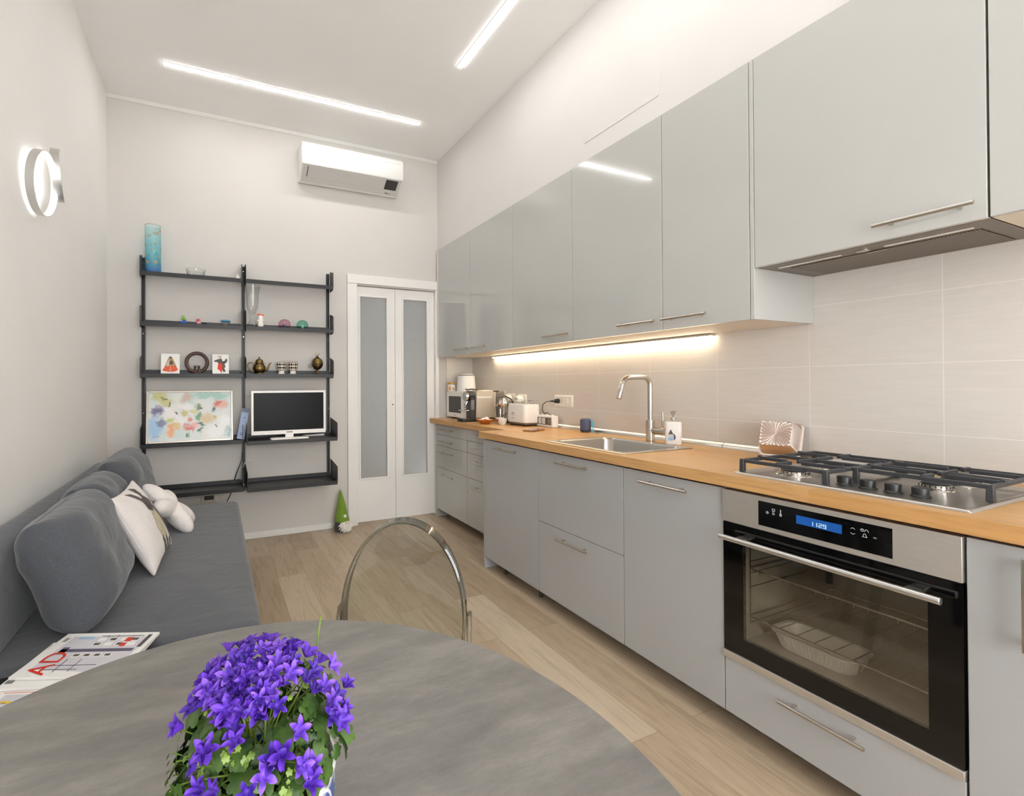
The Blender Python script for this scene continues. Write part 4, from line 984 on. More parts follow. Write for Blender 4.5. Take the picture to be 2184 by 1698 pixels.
# toaster
r = root('toaster', (2.215, 3.075, WT), 'white toaster with a wire bun rack on top', 'toaster')
tx, ty = 2.215, 3.075
def tl(a, b_, z, rr=0.04): return [(tx + p, ty + q, z) for p, q in rrect(a, b_, rr, 6)]
build('body', M().loft([tl(0.156, 0.246, 0.9585), tl(0.160, 0.250, 0.966), tl(0.154, 0.246, 1.088), tl(0.146, 0.240, 1.098, 0.038), tl(0.12, 0.21, 1.100, 0.03)]), MAT['white_plastic'], r)
build('base', M().loft([tl(0.135, 0.225, 0.940), tl(0.155, 0.245, 0.948), tl(0.156, 0.246, 0.958)]), MAT['grey_brown'], r)
ft = M()
for a in (-0.05, 0.05):
    for b_ in (-0.085, 0.085): ft.cyl((tx + a, ty + b_, W0), (tx + a, ty + b_, 0.9405), 0.009, n=10)
build('foot', ft, MAT['dark_plastic'], r)
sl = M()
for a in (-0.03, 0.03): sl.box(tx + a - 0.012, tx + a + 0.012, ty - 0.085, ty + 0.085, 1.0995, 1.1006)
build('slot', sl, MAT['black_plastic'], r)
rk = M()
for a in (-0.045, 0.045):
    rk.tube([(tx + a, ty - 0.055, 1.1008), (tx + a, ty - 0.055, 1.122), (tx + a, ty - 0.12, 1.126)], 0.0022, 6).tube([(tx + a, ty + 0.055, 1.1008), (tx + a, ty + 0.055, 1.122), (tx + a, ty + 0.10, 1.125)], 0.0022, 6)
    rk.cyl((tx + a, ty - 0.055, 1.122), (tx + a, ty + 0.055, 1.122), 0.0022, n=6)
for b_ in (-0.11, -0.075, -0.03, 0.03, 0.075): rk.cyl((tx - 0.045, ty + b_, 1.1245), (tx + 0.045, ty + b_, 1.1245), 0.0018, n=6)
build('bun_rack', rk, MAT['chrome'], r)
for z0_, h_, w_ in ((1.026, 0.006, 0.030), (1.015, 0.003, 0.040), (0.988, 0.004, 0.026)):
    build('logo', M().box(tx - 0.0803, tx - 0.0770, ty + 0.03 - w_ / 2, ty + 0.03 + w_ / 2, z0_, z0_ + h_), MAT['ink_grey'], r, flat=True)
build('lever', M().box(tx - 0.015, tx + 0.015, ty + 0.1255, ty + 0.139, 1.04, 1.052), MAT['dark_plastic'], r, bevel=0.003)

# bowl with sachets, two espresso cups
r = root('serving_bowl', (2.0, 3.30, WT), 'shallow amber bowl on the worktop in front of the coffee machine', 'bowl')
build('bowl', M().lathe([(0.032, W0), (0.034, 0.935), (0.058, 0.953), (0.074, 0.969), (0.072, 0.971), (0.055, 0.956), (0.030, 0.939)], (2.0, 3.30, 0), 32), MAT['bowl'], r)
for k, (a, b_, rz, q) in enumerate(((-0.02, 0.012, 0.3, 0.25), (0.022, -0.012, 1.2, -0.2), (0.005, 0.03, 2.0, 0.3), (-0.012, -0.026, 2.6, -0.25), (0.03, 0.02, 0.8, 0.15))):
    s_ = root('sachet', (2.0 + a, 3.30 + b_, 0.966 + 0.004 * k), 'small white paper sachet lying in the amber bowl', 'sachet', 'sugar sachets in the amber bowl', rot=(q, 0.2 * q, rz))
    build('packet', M().grid(lambda u, v: Vector(((u - 0.5) * 0.052, (v - 0.5) * 0.028, 0.0035 * (1 - (2 * u - 1) ** 4) * (1 - (2 * v - 1) ** 4))), 8, 6).grid(lambda u, v: Vector(((u - 0.5) * 0.052, (v - 0.5) * 0.028, -0.0025 * (1 - (2 * u - 1) ** 4) * (1 - (2 * v - 1) ** 4))), 8, 6), MAT['paper'], s_, local=True, weld=True)
def cup(x, y, hang, label):
    r = root('espresso_cup', (x, y, WT), label, 'cup', 'espresso cups in front of the juicer')
    build('bowl', M().lathe([(0.022, W0), (0.024, 0.936), (0.033, 0.955), (0.036, 0.982), (0.0335, 0.982), (0.030, 0.957), (0.020, 0.939)], (x, y, 0), 28), MAT['ceramic'], r)
    dx, dy = cos(hang), sin(hang)
    build('handle', M().tube([(x + dx * q, y + dy * q, z) for q, z in ((0.034, 0.974), (0.048, 0.975), (0.052, 0.962), (0.046, 0.951), (0.032, 0.950))], 0.0032, 8), MAT['ceramic'], r)
    return r
c_ = cup(2.118, 3.262, radians(238), 'white espresso cup with a red heart in front of the juicer')
hrt = []
for k in range(24):
    a = 2 * pi * k / 24; hrt.append((16 * sin(a) ** 3 * 0.00075, (13 * cos(a) - 5 * cos(2 * a) - 2 * cos(3 * a) - cos(4 * a)) * 0.00075))
na = radians(205)
build('heart_print', M().prism(hrt, (2.118 + 0.0352 * cos(na), 3.262 + 0.0352 * sin(na), 0.962), (sin(na), -cos(na), 0), (0, 0, 1), -0.002, 0.0012), MAT['red'], c_)
cup(2.085, 3.175, radians(235), 'plain white espresso cup beside the one with the red heart')

# alarm clock with flip digits
r = root('flip_clock', (2.285, 2.870, WT), 'white table clock with flip number cards in front of the socket', 'clock')
kx, k0, k1 = 2.254, 2.775, 2.962
build('body', M().box(kx, kx + 0.056, k0, k1, W0, 1.019), MAT['white_plastic'], r, bevel=0.006)
fc = build('face', M().box(kx - 0.0006, kx + 0.001, k0 + 0.014, k1 - 0.014, 0.950, 1.004), MAT['dark_brown'], r, flat=True)
for yy, ch in ((k1 - 0.044, '3'), (k1 - 0.088, '2')):
    fl = build('flip_card', M().prism(rrect(0.034, 0.044, 0.006), (kx - 0.0007, yy, 0.977), (0, -1, 0), (0, 0, 1), 0, 0.001), MAT['paper'], r)
    text('number', ch, 0.036, (kx - 0.0018, yy - 0.004, 0.976), (0, -1, 0), (0, 0, 1), MAT['ink'], fl)
mk = M()
for k in range(10):
    a = 2 * pi * k / 10; mk.box(kx - 0.0012, kx - 0.0006, k0 + 0.036 + 0.013 * cos(a) - 0.0016, k0 + 0.036 + 0.013 * cos(a) + 0.0016, 0.977 + 0.018 * sin(a) - 0.0016, 0.977 + 0.018 * sin(a) + 0.0016)
mk.box(kx - 0.0012, kx - 0.0006, k0 + 0.028, k0 + 0.044, 0.9765, 0.9775).box(kx - 0.0012, kx - 0.0006, k0 + 0.0355, k0 + 0.0365, 0.968, 0.985)
build('symbols', mk, MAT['paper'], r, flat=True)
for yy in (2.93, 2.868, 2.805):
    build('button', M().cyl((kx + 0.028, yy, 1.0192), (kx + 0.028, yy, 1.0265), 0.009, n=16), MAT['white_plastic'], r, bevel=0.001)

# phone, speaker
r = root('smartphone', (2.000, 2.66, WT), 'smartphone in a brown case lying on the oak worktop', 'phone', rot=(0, 0, radians(18)))
build('case', M().prism(rrect(0.160, 0.080, 0.012), (0, 0, 0), (1, 0, 0), (0, 1, 0), 0.0006, 0.010), MAT['brown_leather'], r, local=True, bevel=0.002)
build('screen', M().prism(rrect(0.148, 0.068, 0.008), (0, 0, 0), (1, 0, 0), (0, 1, 0), 0.0102, 0.0108), MAT['phone_glass'], r, local=True)
bt = M()
for q in (-0.055, -0.035, -0.012): bt.box(q - 0.006, q + 0.006, -0.0412, -0.0402, 0.004, 0.008)
build('button', bt, MAT['black_plastic'], r, local=True)
sx_, sy_ = 2.262, 2.445
r = root('portable_speaker', (sx_, sy_, WT), 'small slate blue round speaker with a cyan strap on the worktop', 'speaker')
build('body', M().lathe([(0.026, W0), (0.032, 0.936), (0.0355, 0.945), (0.0355, 1.008), (0.032, 1.018), (0.024, 1.022), (0.002, 1.0225)], (sx_, sy_, 0), 32), MAT['speaker'], r)
build('base_ring', M().lathe([(0.033, 0.9395), (0.0362, 0.944), (0.0362, 0.946)], (sx_, sy_, 0), 32, False, False), MAT['black_plastic'], r)
sp_ = [(sx_ + 0.01, sy_ - 0.035, 1.012), (sx_ + 0.014, sy_ - 0.048, 1.004), (sx_ + 0.012, sy_ - 0.053, 0.975), (sx_ + 0.010, sy_ - 0.060, 0.940), (sx_ + 0.005, sy_ - 0.085, 0.9345), (sx_ - 0.002, sy_ - 0.12, 0.9345)]
stp = M().loft([[Vector(p) + Vector(o_) for o_ in ((-0.006, -0.001, -0.0008), (0.006, 0.001, -0.0008), (0.006, 0.001, 0.0008), (-0.006, -0.001, 0.0008))] for p in sp_])
build('strap', stp, MAT['cyan'], r)

# wall sockets on the tiles
def socket(y0, y1, z0, z1, label, mat='white_plastic', rocker=True, xw=XW):
    yc, zc = (y0 + y1) / 2, (z0 + z1) / 2
    r = root('wall_socket', (xw, yc, zc), label, 'socket', 'sockets on the tiled wall')
    a, b_ = y1 - y0, z1 - z0
    lp = [[(xw - d_, yc + p, zc + q) for p, q in rrect(a - s_, b_ - s_, 0.006, 4)] for d_, s_ in ((0.0005, 0), (0.006, 0), (0.010, 0.02), (0.0085, 0.022), (0.0085, 0.05))]
    build('cover_plate', M().loft(lp), MAT[mat], r)
    if rocker: build('rocker', M().box(xw - 0.0115, xw - 0.0087, y0 + 0.045, yc + 0.005, zc - 0.018, zc + 0.018), MAT[mat], r, bevel=0.001)
    return r
s1_ = socket(2.651, 2.846, 1.085, 1.171, 'white wall socket plate with a black plug above the table clock')
hs = M()
for q in (-0.011, 0, 0.011): hs.cyl((XW - 0.0092, 2.763, 1.128 + q), (XW - 0.0086, 2.763, 1.128 + q), 0.0022, n=10)
build('socket_hole', hs, MAT['black_plastic'], s1_)
socket(3.200, 3.318, 1.085, 1.168, 'white wall socket plate behind the toaster rack', rocker=False)
socket(3.367, 3.489, 1.085, 1.172, 'white wall socket plate behind the citrus juicer', rocker=False)
socket(3.510, 3.640, 1.105, 1.198, 'beige blank wall plate behind the coffee machine', 'beige_plate', False)
def adaptor(yc, zc, rad, ln_, label):
    r = root('plug_adaptor', (XW - 0.01, yc, zc), label, 'plug', 'white plug adaptors behind the toaster')
    build('housing', M().cyl((XW - 0.0105, yc, zc), (XW - 0.0105 - ln_, yc, zc), rad, n=26), MAT['white_plastic'], r, bevel=0.006)
    build('socket_face', M().cyl((XW - 0.0107 - ln_, yc, zc), (XW - 0.0113 - ln_, yc, zc), rad * 0.6, n=20), MAT['ac_lower'], r)
adaptor(3.425, 1.128, 0.034, 0.05, 'round white plug adaptor in the socket behind the juicer')
adaptor(3.262, 1.124, 0.034, 0.058, 'round white plug adaptor in the socket behind the toaster')
r = root('power_plug', (XW - 0.0086, 2.800, 1.128), 'black power plug and cable running from the wall socket to the table clock', 'cable')
build('plug', M().cyl((XW - 0.0092, 2.800, 1.128), (XW - 0.040, 2.800, 1.128), 0.018, 0.015, n=18).cyl((XW - 0.040, 2.800, 1.128), (XW - 0.078, 2.812, 1.127), 0.009, 0.005, n=12), MAT['black_plastic'], r, bevel=0.001)
build('cable', M().tube([(XW - 0.076, 2.812, 1.127), (XW - 0.10, 2.830, 1.122), (XW - 0.112, 2.855, 1.10), (XW - 0.100, 2.875, 1.06), (XW - 0.07, 2.888, 1.03), (XW - 0.04, 2.892, 1.036), (XW - 0.024, 2.892, 1.028), (XW - 0.0205, 2.892, 0.99)], 0.0028, 8), MAT['black_plastic'], r)

# fluted cake tin leaning on the wall
TYW = Matrix.Rotation(radians(14), 3, 'Z')
tn = TYW @ Vector((-cos(radians(24)), 0, sin(radians(24)))); tu = TYW @ Vector((0, 1, 0))
tv = TYW @ Vector((sin(radians(24)), 0, cos(radians(24))))
tc_ = Vector((2.278, 1.262, 1.005))
r = root('cake_tin', (2.27, 1.268, WT), 'shiny square fluted cake tin leaning against the tiles beside the hob', 'cake tin')
def tloop(a, h, rr): return [tc_ + tu * p + tv * q + tn * h for p, q in rrect(a, a, rr, 5)]
build('wall', M().loft([tloop(0.156, 0.000, 0.022), tloop(0.156, 0.003, 0.022), tloop(0.142, 0.004, 0.020), tloop(0.138, 0.010, 0.02), tloop(0.114, 0.082, 0.016), tloop(0.110, 0.084, 0.016)], False, False), MAT['rose_tin'], r)
def fl(u, v):
    a = 2 * pi * u; q = v
    c_, s_ = abs(cos(a)), abs(sin(a)); rad = 0.0545 / max((c_ ** 8 + s_ ** 8) ** (1 / 8), 1e-6) * q
    h = 0.084 - 0.008 * (1 - q) ** 1.5 + 0.0042 * min(1, q * 1.6) * cos(24 * a + 5.0 * (1 - q)) * (1 if q < 0.97 else 0.0)
    return tc_ + tu * rad * cos(a) + tv * rad * sin(a) + tn * h
build('fluted_base', M().grid(fl, 264, 14), MAT['rose_tin'], r, weld=True, ang=80)
# ================================================================== WALL SHELVES
BK = MAT['black_metal']
UPX = (-0.496, 0.2065, 0.895)
r = root('shelf_rail', (0, YF, 1.3), None, None)
bpy.data.objects.remove(r)
for x, z0, z1, lab in ((-0.496, 0.40, 2.222, 'black upright shelf rail on the far wall nearest the sofa'), (0.2065, 0.40, 2.222, 'black upright shelf rail in the middle between both shelf bays'), (0.895, 0.40, 2.222, 'black upright shelf rail nearest the glazed door')):
    r = root('shelf_rail', (x, YF - 0.012, z0), lab, 'shelf rail', 'black shelf rails on the far wall')
    rl = M().box(x - 0.012, x - 0.003, YF - 0.022, YF - 0.0015, z0, z1).box(x + 0.003, x + 0.012, YF - 0.022, YF - 0.0015, z0, z1).box(x - 0.012, x + 0.012, YF - 0.006, YF - 0.0012, z0, z1)
    build('rail', rl, BK, r, flat=True)
    for z in (z0 + 0.05, z0 + 0.65, z0 + 1.25, z1 - 0.04): build('screw', M().cyl((x, YF - 0.0065, z), (x, YF - 0.010, z), 0.004, n=10), MAT['chrome'], r)
def shelf(x0, x1, z, depth, label, lb=True, rb=True, brz=0.135):
    yb_, yf_ = YF - 0.026, YF - depth
    r = root('wall_shelf', ((x0 + x1) / 2, YF - 0.024, z), label, 'shelf', 'black metal shelves on the far wall')
    t_ = 0.0022
    pl = M().box(x0, x1, yf_, yb_, z - t_, z)
    pl.prism([(x0, z - 0.030), (x1, z - 0.030), (x1, z), (x0, z)], (0, yf_ - t_ * 0, 0), (1, 0, 0), (0, 0, 1), 0, t_)
    build('tray', pl, BK, r, flat=True)
    bl_ = M().prism([(x0 + 0.03 * 0, z), (x1, z), (x1, z + 0.018), (x1 - 0.012, z + 0.030), (x0 + 0.012, z + 0.030), (x0, z + 0.018)], (0, yb_ + t_, 0), (1, 0, 0), (0, 0, 1), 0, t_)
    build('back_lip', bl_, BK, r, flat=True)
    for on, x, s_ in ((lb, x0, -1), (rb, x1, 1)):
        if not on: continue
        poly = [(yb_ + 0.004, z - 0.034), (yf_ + 0.02, z - 0.034), (yf_, z - 0.012), (yf_, z + brz - 0.028), (yf_ + 0.012, z + brz - 0.018), (yb_ + 0.004, z + brz + 0.010)]
        xs = x + (0.0006 if s_ > 0 else -0.0006)
        build('bracket', M().prism(poly, (xs, 0, 0), (0, 1, 0), (0, 0, 1), 0, s_ * 0.003), MAT['grey_metal'], r, bevel=0.0008)
    return r
LX0, LX1, RX0, RX1 = -0.500, 0.190, 0.222, 0.910
D1, D2 = 0.155, 0.282
ZS = (2.092, 1.723, 1.347, 0.829, 0.470)
names = ('top', 'second', 'third', 'fourth', 'lowest')
LSH = ['black shelf holding the aqua glass vase, topmost beside the sofa wall', 'black shelf with small toys and the blue lidded jar, left bay', 'black shelf with the ring mirror sculpture and two picture cards', 'black shelf carrying the framed flower painting', 'empty black shelf just above the sofa seat']
RSH = ['empty topmost black shelf nearer the door', 'black shelf with the glass paperweights and tall trumpet vase', 'black shelf with the brass teapot and patterned cups', 'deep black shelf carrying the television', 'deep empty black shelf below the television']
for i, z in enumerate(ZS):
    shelf(LX0, LX1, z, D1 if i < 4 else 0.23, LSH[i], True, True)
    shelf(RX0, RX1, z, D1 if i < 3 else D2, RSH[i], True, True)
SY = YF - 0.09
# ---- top shelf
r = root('glass_vase', (-0.424, SY, ZS[0]), 'tall aqua glass cylinder vase with small painted motifs on the top shelf', 'vase')
build('vase', M().lathe([(0.050, 0.0006), (0.053, 0.004), (0.053, 0.352), (0.0515, 0.352), (0.0515, 0.012), (0.002, 0.010)], n=32), MAT['vase_blue'], r, local=True)
fly = M(); rnd = random.Random(3)
for k in range(26):
    a = radians(rnd.uniform(180, 360)); z = rnd.uniform(0.06, 0.32); q = 0.0536
    c_ = Vector((q * cos(a), q * sin(a), z)); U_ = Vector((-sin(a), cos(a), 0)); V_ = Vector((0, 0, 1)); an = rnd.uniform(0, 6.28); s_ = rnd.uniform(0.006, 0.013)
    U2_ = U_ * cos(an) + V_ * sin(an); V2_ = -U_ * sin(an) + V_ * cos(an)
    tgt = fly if k % 3 else fly
    fly.prism([(0, -0.1 * s_), (s_ * 0.9, -0.7 * s_), (s_, 0.3 * s_), (s_ * 0.5, 0.8 * s_), (0, 0.1 * s_), (-s_ * 0.6, 0.7 * s_), (-s_, 0.2 * s_), (-s_ * 0.5, -0.6 * s_)], c_, U2_, V2_, 0, 0.0004)
build('painted_motif', fly, MAT['tan'], r, local=True)
fl2 = M()
for k in range(14):
    a = radians(rnd.uniform(185, 355)); z = rnd.uniform(0.05, 0.30); c_ = Vector((0.0536 * cos(a), 0.0536 * sin(a), z)); U_ = Vector((-sin(a), cos(a), 0)); s_ = rnd.uniform(0.004, 0.010)
    fl2.prism([(0, -s_), (0.5 * s_, 0), (0.2 * s_, 1.4 * s_), (-0.3 * s_, 0.4 * s_)], c_, U_, (0, 0, 1), 0, 0.0005)
part_label(build('painted_leaf', fl2, MAT['teal'], r, local=True), 'dark teal painted leaves')
build('gilt_rim', M().lathe([(0.0532, 0.3522), (0.0535, 0.3535), (0.0514, 0.3535), (0.0514, 0.3522)], n=32, cap0=False, cap1=False), MAT['brass'], r, local=True)
r = root('glass_bowl', (-0.138, SY, ZS[0]), 'clear glass bowl on the top shelf between the vase and the middle rail', 'bowl')
build('bowl', M().lathe([(0.045, 0.0006), (0.052, 0.004), (0.062, 0.020), (0.067, 0.050), (0.072, 0.054), (0.070, 0.055), (0.064, 0.050), (0.059, 0.021), (0.045, 0.006)], n=30), MAT['glass'], r, local=True)
r = root('ceramic_figurine', (0.165, SY, ZS[0]), 'tiny white figurine on the top shelf beside the middle rail', 'figurine')
build('body', M().sphere((0, 0, 0.020), 0.0195, 16, 10, (1, 0.9, 1.02)).sphere((-0.009, 0, 0.041), 0.006, 10, 8).sphere((0.009, 0, 0.041), 0.006, 10, 8).sphere((0, 0, 0.034), 0.013, 14, 8), MAT['ceramic'], r, local=True)
build('eye', M().sphere((-0.005, -0.0125, 0.036), 0.003, 8, 6).sphere((0.005, -0.0125, 0.036), 0.003, 8, 6), MAT['ink'], r, local=True)
r = root('pebble', (0.36, SY - 0.02, ZS[0]), 'tiny dark pebble on the empty topmost shelf nearer the door', 'pebble')
build('stone', M().sphere((0, 0, 0.006), 0.006, 10, 8, (1.6, 1, 0.95)), MAT['ink_grey'], r, local=True)
# ---- second shelf
z = ZS[1]
r = root('toy_figure', (-0.222, SY, z), 'tiny green and blue toy figure on the second shelf', 'toy')
build('body', M().sphere((0, 0, 0.010), 0.010, 14, 8, (2.3, 1.4, 0.95)).sphere((0.004, 0, 0.020), 0.009, 12, 8).xf(Matrix.Scale(1.3, 4)), MAT['blue_toy'], r, local=True)
build('head', M().sphere((0.0, 0, 0.036), 0.010, 14, 8).sphere((0.008, -0.003, 0.028), 0.006, 10, 6).sphere((-0.003, 0, 0.046), 0.005, 8, 6).xf(Matrix.Scale(1.3, 4)), MAT['green_toy'], r, local=True)
r = root('toy_figure', (-0.108, SY, z), 'tiny pink toy figure with a black tail on the second shelf', 'toy')
build('body', M().sphere((-0.008, 0, 0.012), 0.0115, 14, 8, (1.2, 1, 1)).xf(Matrix.Scale(1.3, 4)), MAT['pink_toy'], r, local=True)
build('head', M().sphere((-0.010, 0, 0.029), 0.009, 14, 8, (1.2, 1, 1)).xf(Matrix.Scale(1.3, 4)), MAT['red_toy'], r, local=True)
build('tail', M().sphere((0.018, 0, 0.008), 0.0075, 12, 8, (1.9, 1, 0.9)).sphere((0.028, 0, 0.014), 0.005, 8, 6, (1.6, 1, 0.6)).xf(Matrix.Scale(1.3, 4)), MAT['black_plastic'], r, local=True)
r = root('lidded_jar', (0.073, SY, z), 'small glass jar with a blue lid on the second shelf', 'jar')
build('jar', M().lathe([(0.028, 0.0006), (0.032, 0.003), (0.033, 0.028), (0.031, 0.031)], n=26), MAT['glass'], r, local=True)
build('lid', M().lathe([(0.034, 0.0315), (0.035, 0.033), (0.035, 0.042), (0.032, 0.045), (0.012, 0.047), (0.002, 0.047)], n=26), MAT['lid_blue'], r, local=True)
r = root('trumpet_vase', (0.273, SY + 0.012, z), 'tall clear glass trumpet vase on the shelf beside the middle rail', 'vase')
build('glass', M().lathe([(0.047, 0.0006), (0.050, 0.004), (0.034, 0.030), (0.016, 0.060), (0.014, 0.085), (0.022, 0.105), (0.040, 0.150), (0.046, 0.210), (0.047, 0.270), (0.058, 0.336), (0.0565, 0.337), (0.045, 0.270), (0.044, 0.210), (0.038, 0.152), (0.018, 0.110), (0.002, 0.102)], n=34), MAT['glass'], r, local=True)
r = root('white_figurine', (0.330, SY - 0.038, z), 'small white figurine with a red top beside the trumpet vase', 'figurine')
build('body', M().lathe([(0.018, 0.0006), (0.022, 0.006), (0.023, 0.028), (0.016, 0.045), (0.020, 0.058), (0.021, 0.072), (0.016, 0.088), (0.006, 0.094)], n=20).sphere((-0.018, -0.004, 0.050), 0.009, 10, 8).sphere((0.018, -0.004, 0.050), 0.009, 10, 8).sphere((-0.012, -0.008, 0.008), 0.010, 10, 8, (1, 1.3, 0.72)).sphere((0.012, -0.008, 0.008), 0.010, 10, 8, (1, 1.3, 0.72)), MAT['ceramic'], r, local=True)
build('bow', M().sphere((-0.014, 0, 0.101), 0.008, 12, 8, (1.7, 0.8, 0.8)).sphere((0.016, 0, 0.096), 0.008, 12, 8, (1.7, 0.8, 0.7)).sphere((0, 0, 0.099), 0.0065, 10, 8), MAT['orange_red'], r, local=True)
for xx, g, lab in ((0.521, 'glass_pink', 'pink glass paperweight dome on the second shelf'), (0.665, 'glass_green', 'sea green glass paperweight dome on the second shelf')):
    r = root('paperweight', (xx, SY, z), lab, 'paperweight', 'glass paperweights on the shelf')
    build('dome', M().lathe([(0.036, 0.0006), (0.044, 0.008), (0.048, 0.028), (0.045, 0.048), (0.034, 0.065), (0.016, 0.0735), (0.002, 0.0745)], n=30), MAT[g], r, local=True)
    fi = M()
    for k in range(5):
        a = 2 * pi * k / 5; fi.tube([(0, 0, 0.008), (0.008 * cos(a), 0.008 * sin(a), 0.022), (0.017 * cos(a + 0.5), 0.017 * sin(a + 0.5), 0.034)], [0.003, 0.004, 0.002], 6)
    build('inclusion', fi, MAT['teal'] if g == 'glass_pink' else MAT['ceramic'], r, local=True)
# ---- third shelf: cards, ring, teapot, cups, censer
z = ZS[2]
def card(x, wd, ht, label, fig):
    r = root('picture_card', (x, YF - 0.125, z), label, 'card', 'picture cards on the third shelf', rot=(radians(-14), 0, radians(2)))
    build('sheet', M().box(-wd / 2, wd / 2, 0, 0.0012, 0.0008, ht), MAT['paper'], r, local=True, flat=True)
    for nm, poly, mt, lv in fig:
        build(nm, M().prism([(a * wd, b_ * ht) for a, b_ in poly], (0, -0.0001 - 0.0003 * lv, 0), (1, 0, 0), (0, 0, 1), 0, 0.0003), MAT[mt], r, local=True, flat=True)
card(-0.310, 0.124, 0.155, 'white card with a drawn figure in a wide red skirt', [
    ('cloak_drawing', [(-0.40, 0.14), (-0.30, 0.12), (0.32, 0.12), (0.40, 0.22), (0.12, 0.78), (0.05, 0.86), (-0.05, 0.86), (-0.12, 0.76)], 'tan', 0),
    ('skirt_drawing', [(-0.42, 0.17), (-0.20, 0.10), (0, 0.08), (0.22, 0.10), (0.42, 0.20), (0.27, 0.38), (-0.27, 0.36)], 'orange_red', 1),
    ('sleeve_drawing', [(-0.16, 0.32), (-0.06, 0.40), (-0.03, 0.62), (-0.10, 0.68), (-0.22, 0.45)], 'skin_ink', 1),
    ('hem_drawing', [(-0.02, 0.10), (0.02, 0.10), (0.015, 0.34), (-0.015, 0.34)], 'skin_ink', 2),
    ('sash_drawing', [(-0.06, 0.46), (0.12, 0.44), (0.14, 0.58), (0.05, 0.66), (-0.05, 0.60)], 'fig_grey', 2),
    ('head_drawing', [(0.06 * cos(a * pi / 6), 0.80 + 0.05 * sin(a * pi / 6)) for a in range(12)], 'fig_grey', 2)])
card(0.036, 0.118, 0.158, 'white card with a drawn horned figure in red and black', [
    ('cape_drawing', [(0.05, 0.62), (0.24, 0.66), (0.34, 0.80), (0.42, 0.70), (0.36, 0.58), (0.24, 0.50), (0.30, 0.36), (0.22, 0.28), (0.30, 0.12), (0.18, 0.08), (0.10, 0.16), (0.06, 0.40)], 'fig_grey', 0),
    ('robe_drawing', [(-0.20, 0.22), (-0.10, 0.20), (0.02, 0.06), (0.10, 0.20), (0.10, 0.60), (-0.14, 0.58)], 'red', 1),
    ('jacket_drawing', [(-0.40, 0.66), (-0.28, 0.70), (-0.16, 0.74), (0.06, 0.78), (0.12, 0.62), (0.06, 0.52), (-0.14, 0.54), (-0.22, 0.60), (-0.36, 0.60)], 'fig_grey', 2),
    ('shoe_drawing', [(0.0, 0.05), (0.08, 0.05), (0.06, 0.12), (0.0, 0.12)], 'orange_red', 2),
    ('head_drawing', [(-0.12, 0.78), (0.04, 0.78), (0.06, 0.88), (0.09, 0.95), (0.01, 0.91), (-0.07, 0.91), (-0.15, 0.95), (-0.13, 0.86)], 'skin_ink', 3)])
r = root('ring_sculpture', (-0.131, YF - 0.105, z), 'dark carved ring sculpture with two small cats seated inside', 'sculpture')
rg = M()
for rr, tt in ((0.0725, 0.0105), (0.064, 0.006), (0.080, 0.005)):
    rg.tube([(rr * cos(2 * pi * k / 56), 0, 0.0845 + rr * sin(2 * pi * k / 56)) for k in range(56)], tt, 10, closed=True)
build('ring', rg, MAT['bronze'], r, local=True)
build('foot', M().box(-0.034, 0.034, -0.014, 0.014, 0.0006, 0.006), MAT['bronze'], r, local=True, bevel=0.002)
for s_ in (-1, 1):
    c_ = M().lathe([(0.012, 0.014), (0.0135, 0.022), (0.010, 0.036), (0.007, 0.042)], (s_ * 0.0135, 0, 0), 14).sphere((s_ * 0.0125, -0.002, 0.050), 0.0098, 14, 8)
    for e_ in (-0.006, 0.006): c_.tube([(s_ * 0.0125 + e_, -0.001, 0.056), (s_ * 0.0125 + e_ * 1.3, -0.001, 0.066)], [0.0045, 0.0008], 8)
    build('cat_figure', c_, MAT['bronze'], r, local=True)
r = root('teapot', (0.322, SY, z), 'antique brass teapot on the third shelf', 'teapot')
build('body', M().lathe([(0.026, 0.0006), (0.032, 0.002), (0.030, 0.008), (0.044, 0.026), (0.0495, 0.046), (0.046, 0.064), (0.034, 0.080), (0.030, 0.086)], n=32), MAT['brass'], r, local=True)
ld = build('lid', M().lathe([(0.038, 0.0865), (0.038, 0.090), (0.031, 0.094), (0.029, 0.108), (0.018, 0.119), (0.007, 0.122)], n=30), MAT['brass'], r, local=True)
build('knob', M().lathe([(0.004, 0.1222), (0.003, 0.126), (0.0075, 0.131), (0.0065, 0.137), (0.001, 0.139)], n=16), MAT['brass'], ld, local=True)
build('spout', M().tube([(0.040, 0, 0.030), (0.062, 0, 0.038), (0.072, 0, 0.062), (0.080, 0, 0.082), (0.091, 0, 0.091)], [0.013, 0.010, 0.007, 0.006, 0.005], 12), MAT['brass'], r, local=True)
build('handle', M().tube([(-0.036, 0, 0.076), (-0.056, 0, 0.092), (-0.078, 0, 0.088), (-0.088, 0, 0.068), (-0.080, 0, 0.040), (-0.062, 0, 0.022), (-0.040, 0, 0.022)], 0.0048, 10), MAT['brass'], r, local=True)
for xx, lab in ((0.494, 'black and white patterned footed cup on the third shelf, nearer the teapot'), (0.586, 'black and white patterned footed cup on the third shelf, nearer the brass censer')):
    r = root('patterned_cup', (xx, SY, z), lab, 'cup', 'patterned cups on the shelf')
    build('cup', M().lathe([(0.028, 0.028), (0.034, 0.040), (0.039, 0.070), (0.042, 0.094), (0.040, 0.094), (0.036, 0.070), (0.024, 0.034)], n=30), MAT['cup_pattern'], r, local=True)
    build('foot', M().lathe([(0.029, 0.0006), (0.030, 0.004), (0.022, 0.010), (0.022, 0.018), (0.028, 0.0275)], n=30), MAT['ceramic'], r, local=True)
    build('rim', M().lathe([(0.0418, 0.0925), (0.0428, 0.0955), (0.0398, 0.0955), (0.0402, 0.0925)], n=30, cap0=False, cap1=False), MAT['ink'], r, local=True)
r = root('censer', (0.788, SY, z), 'lidded antique brass vessel on a foot with a crescent finial', 'censer')
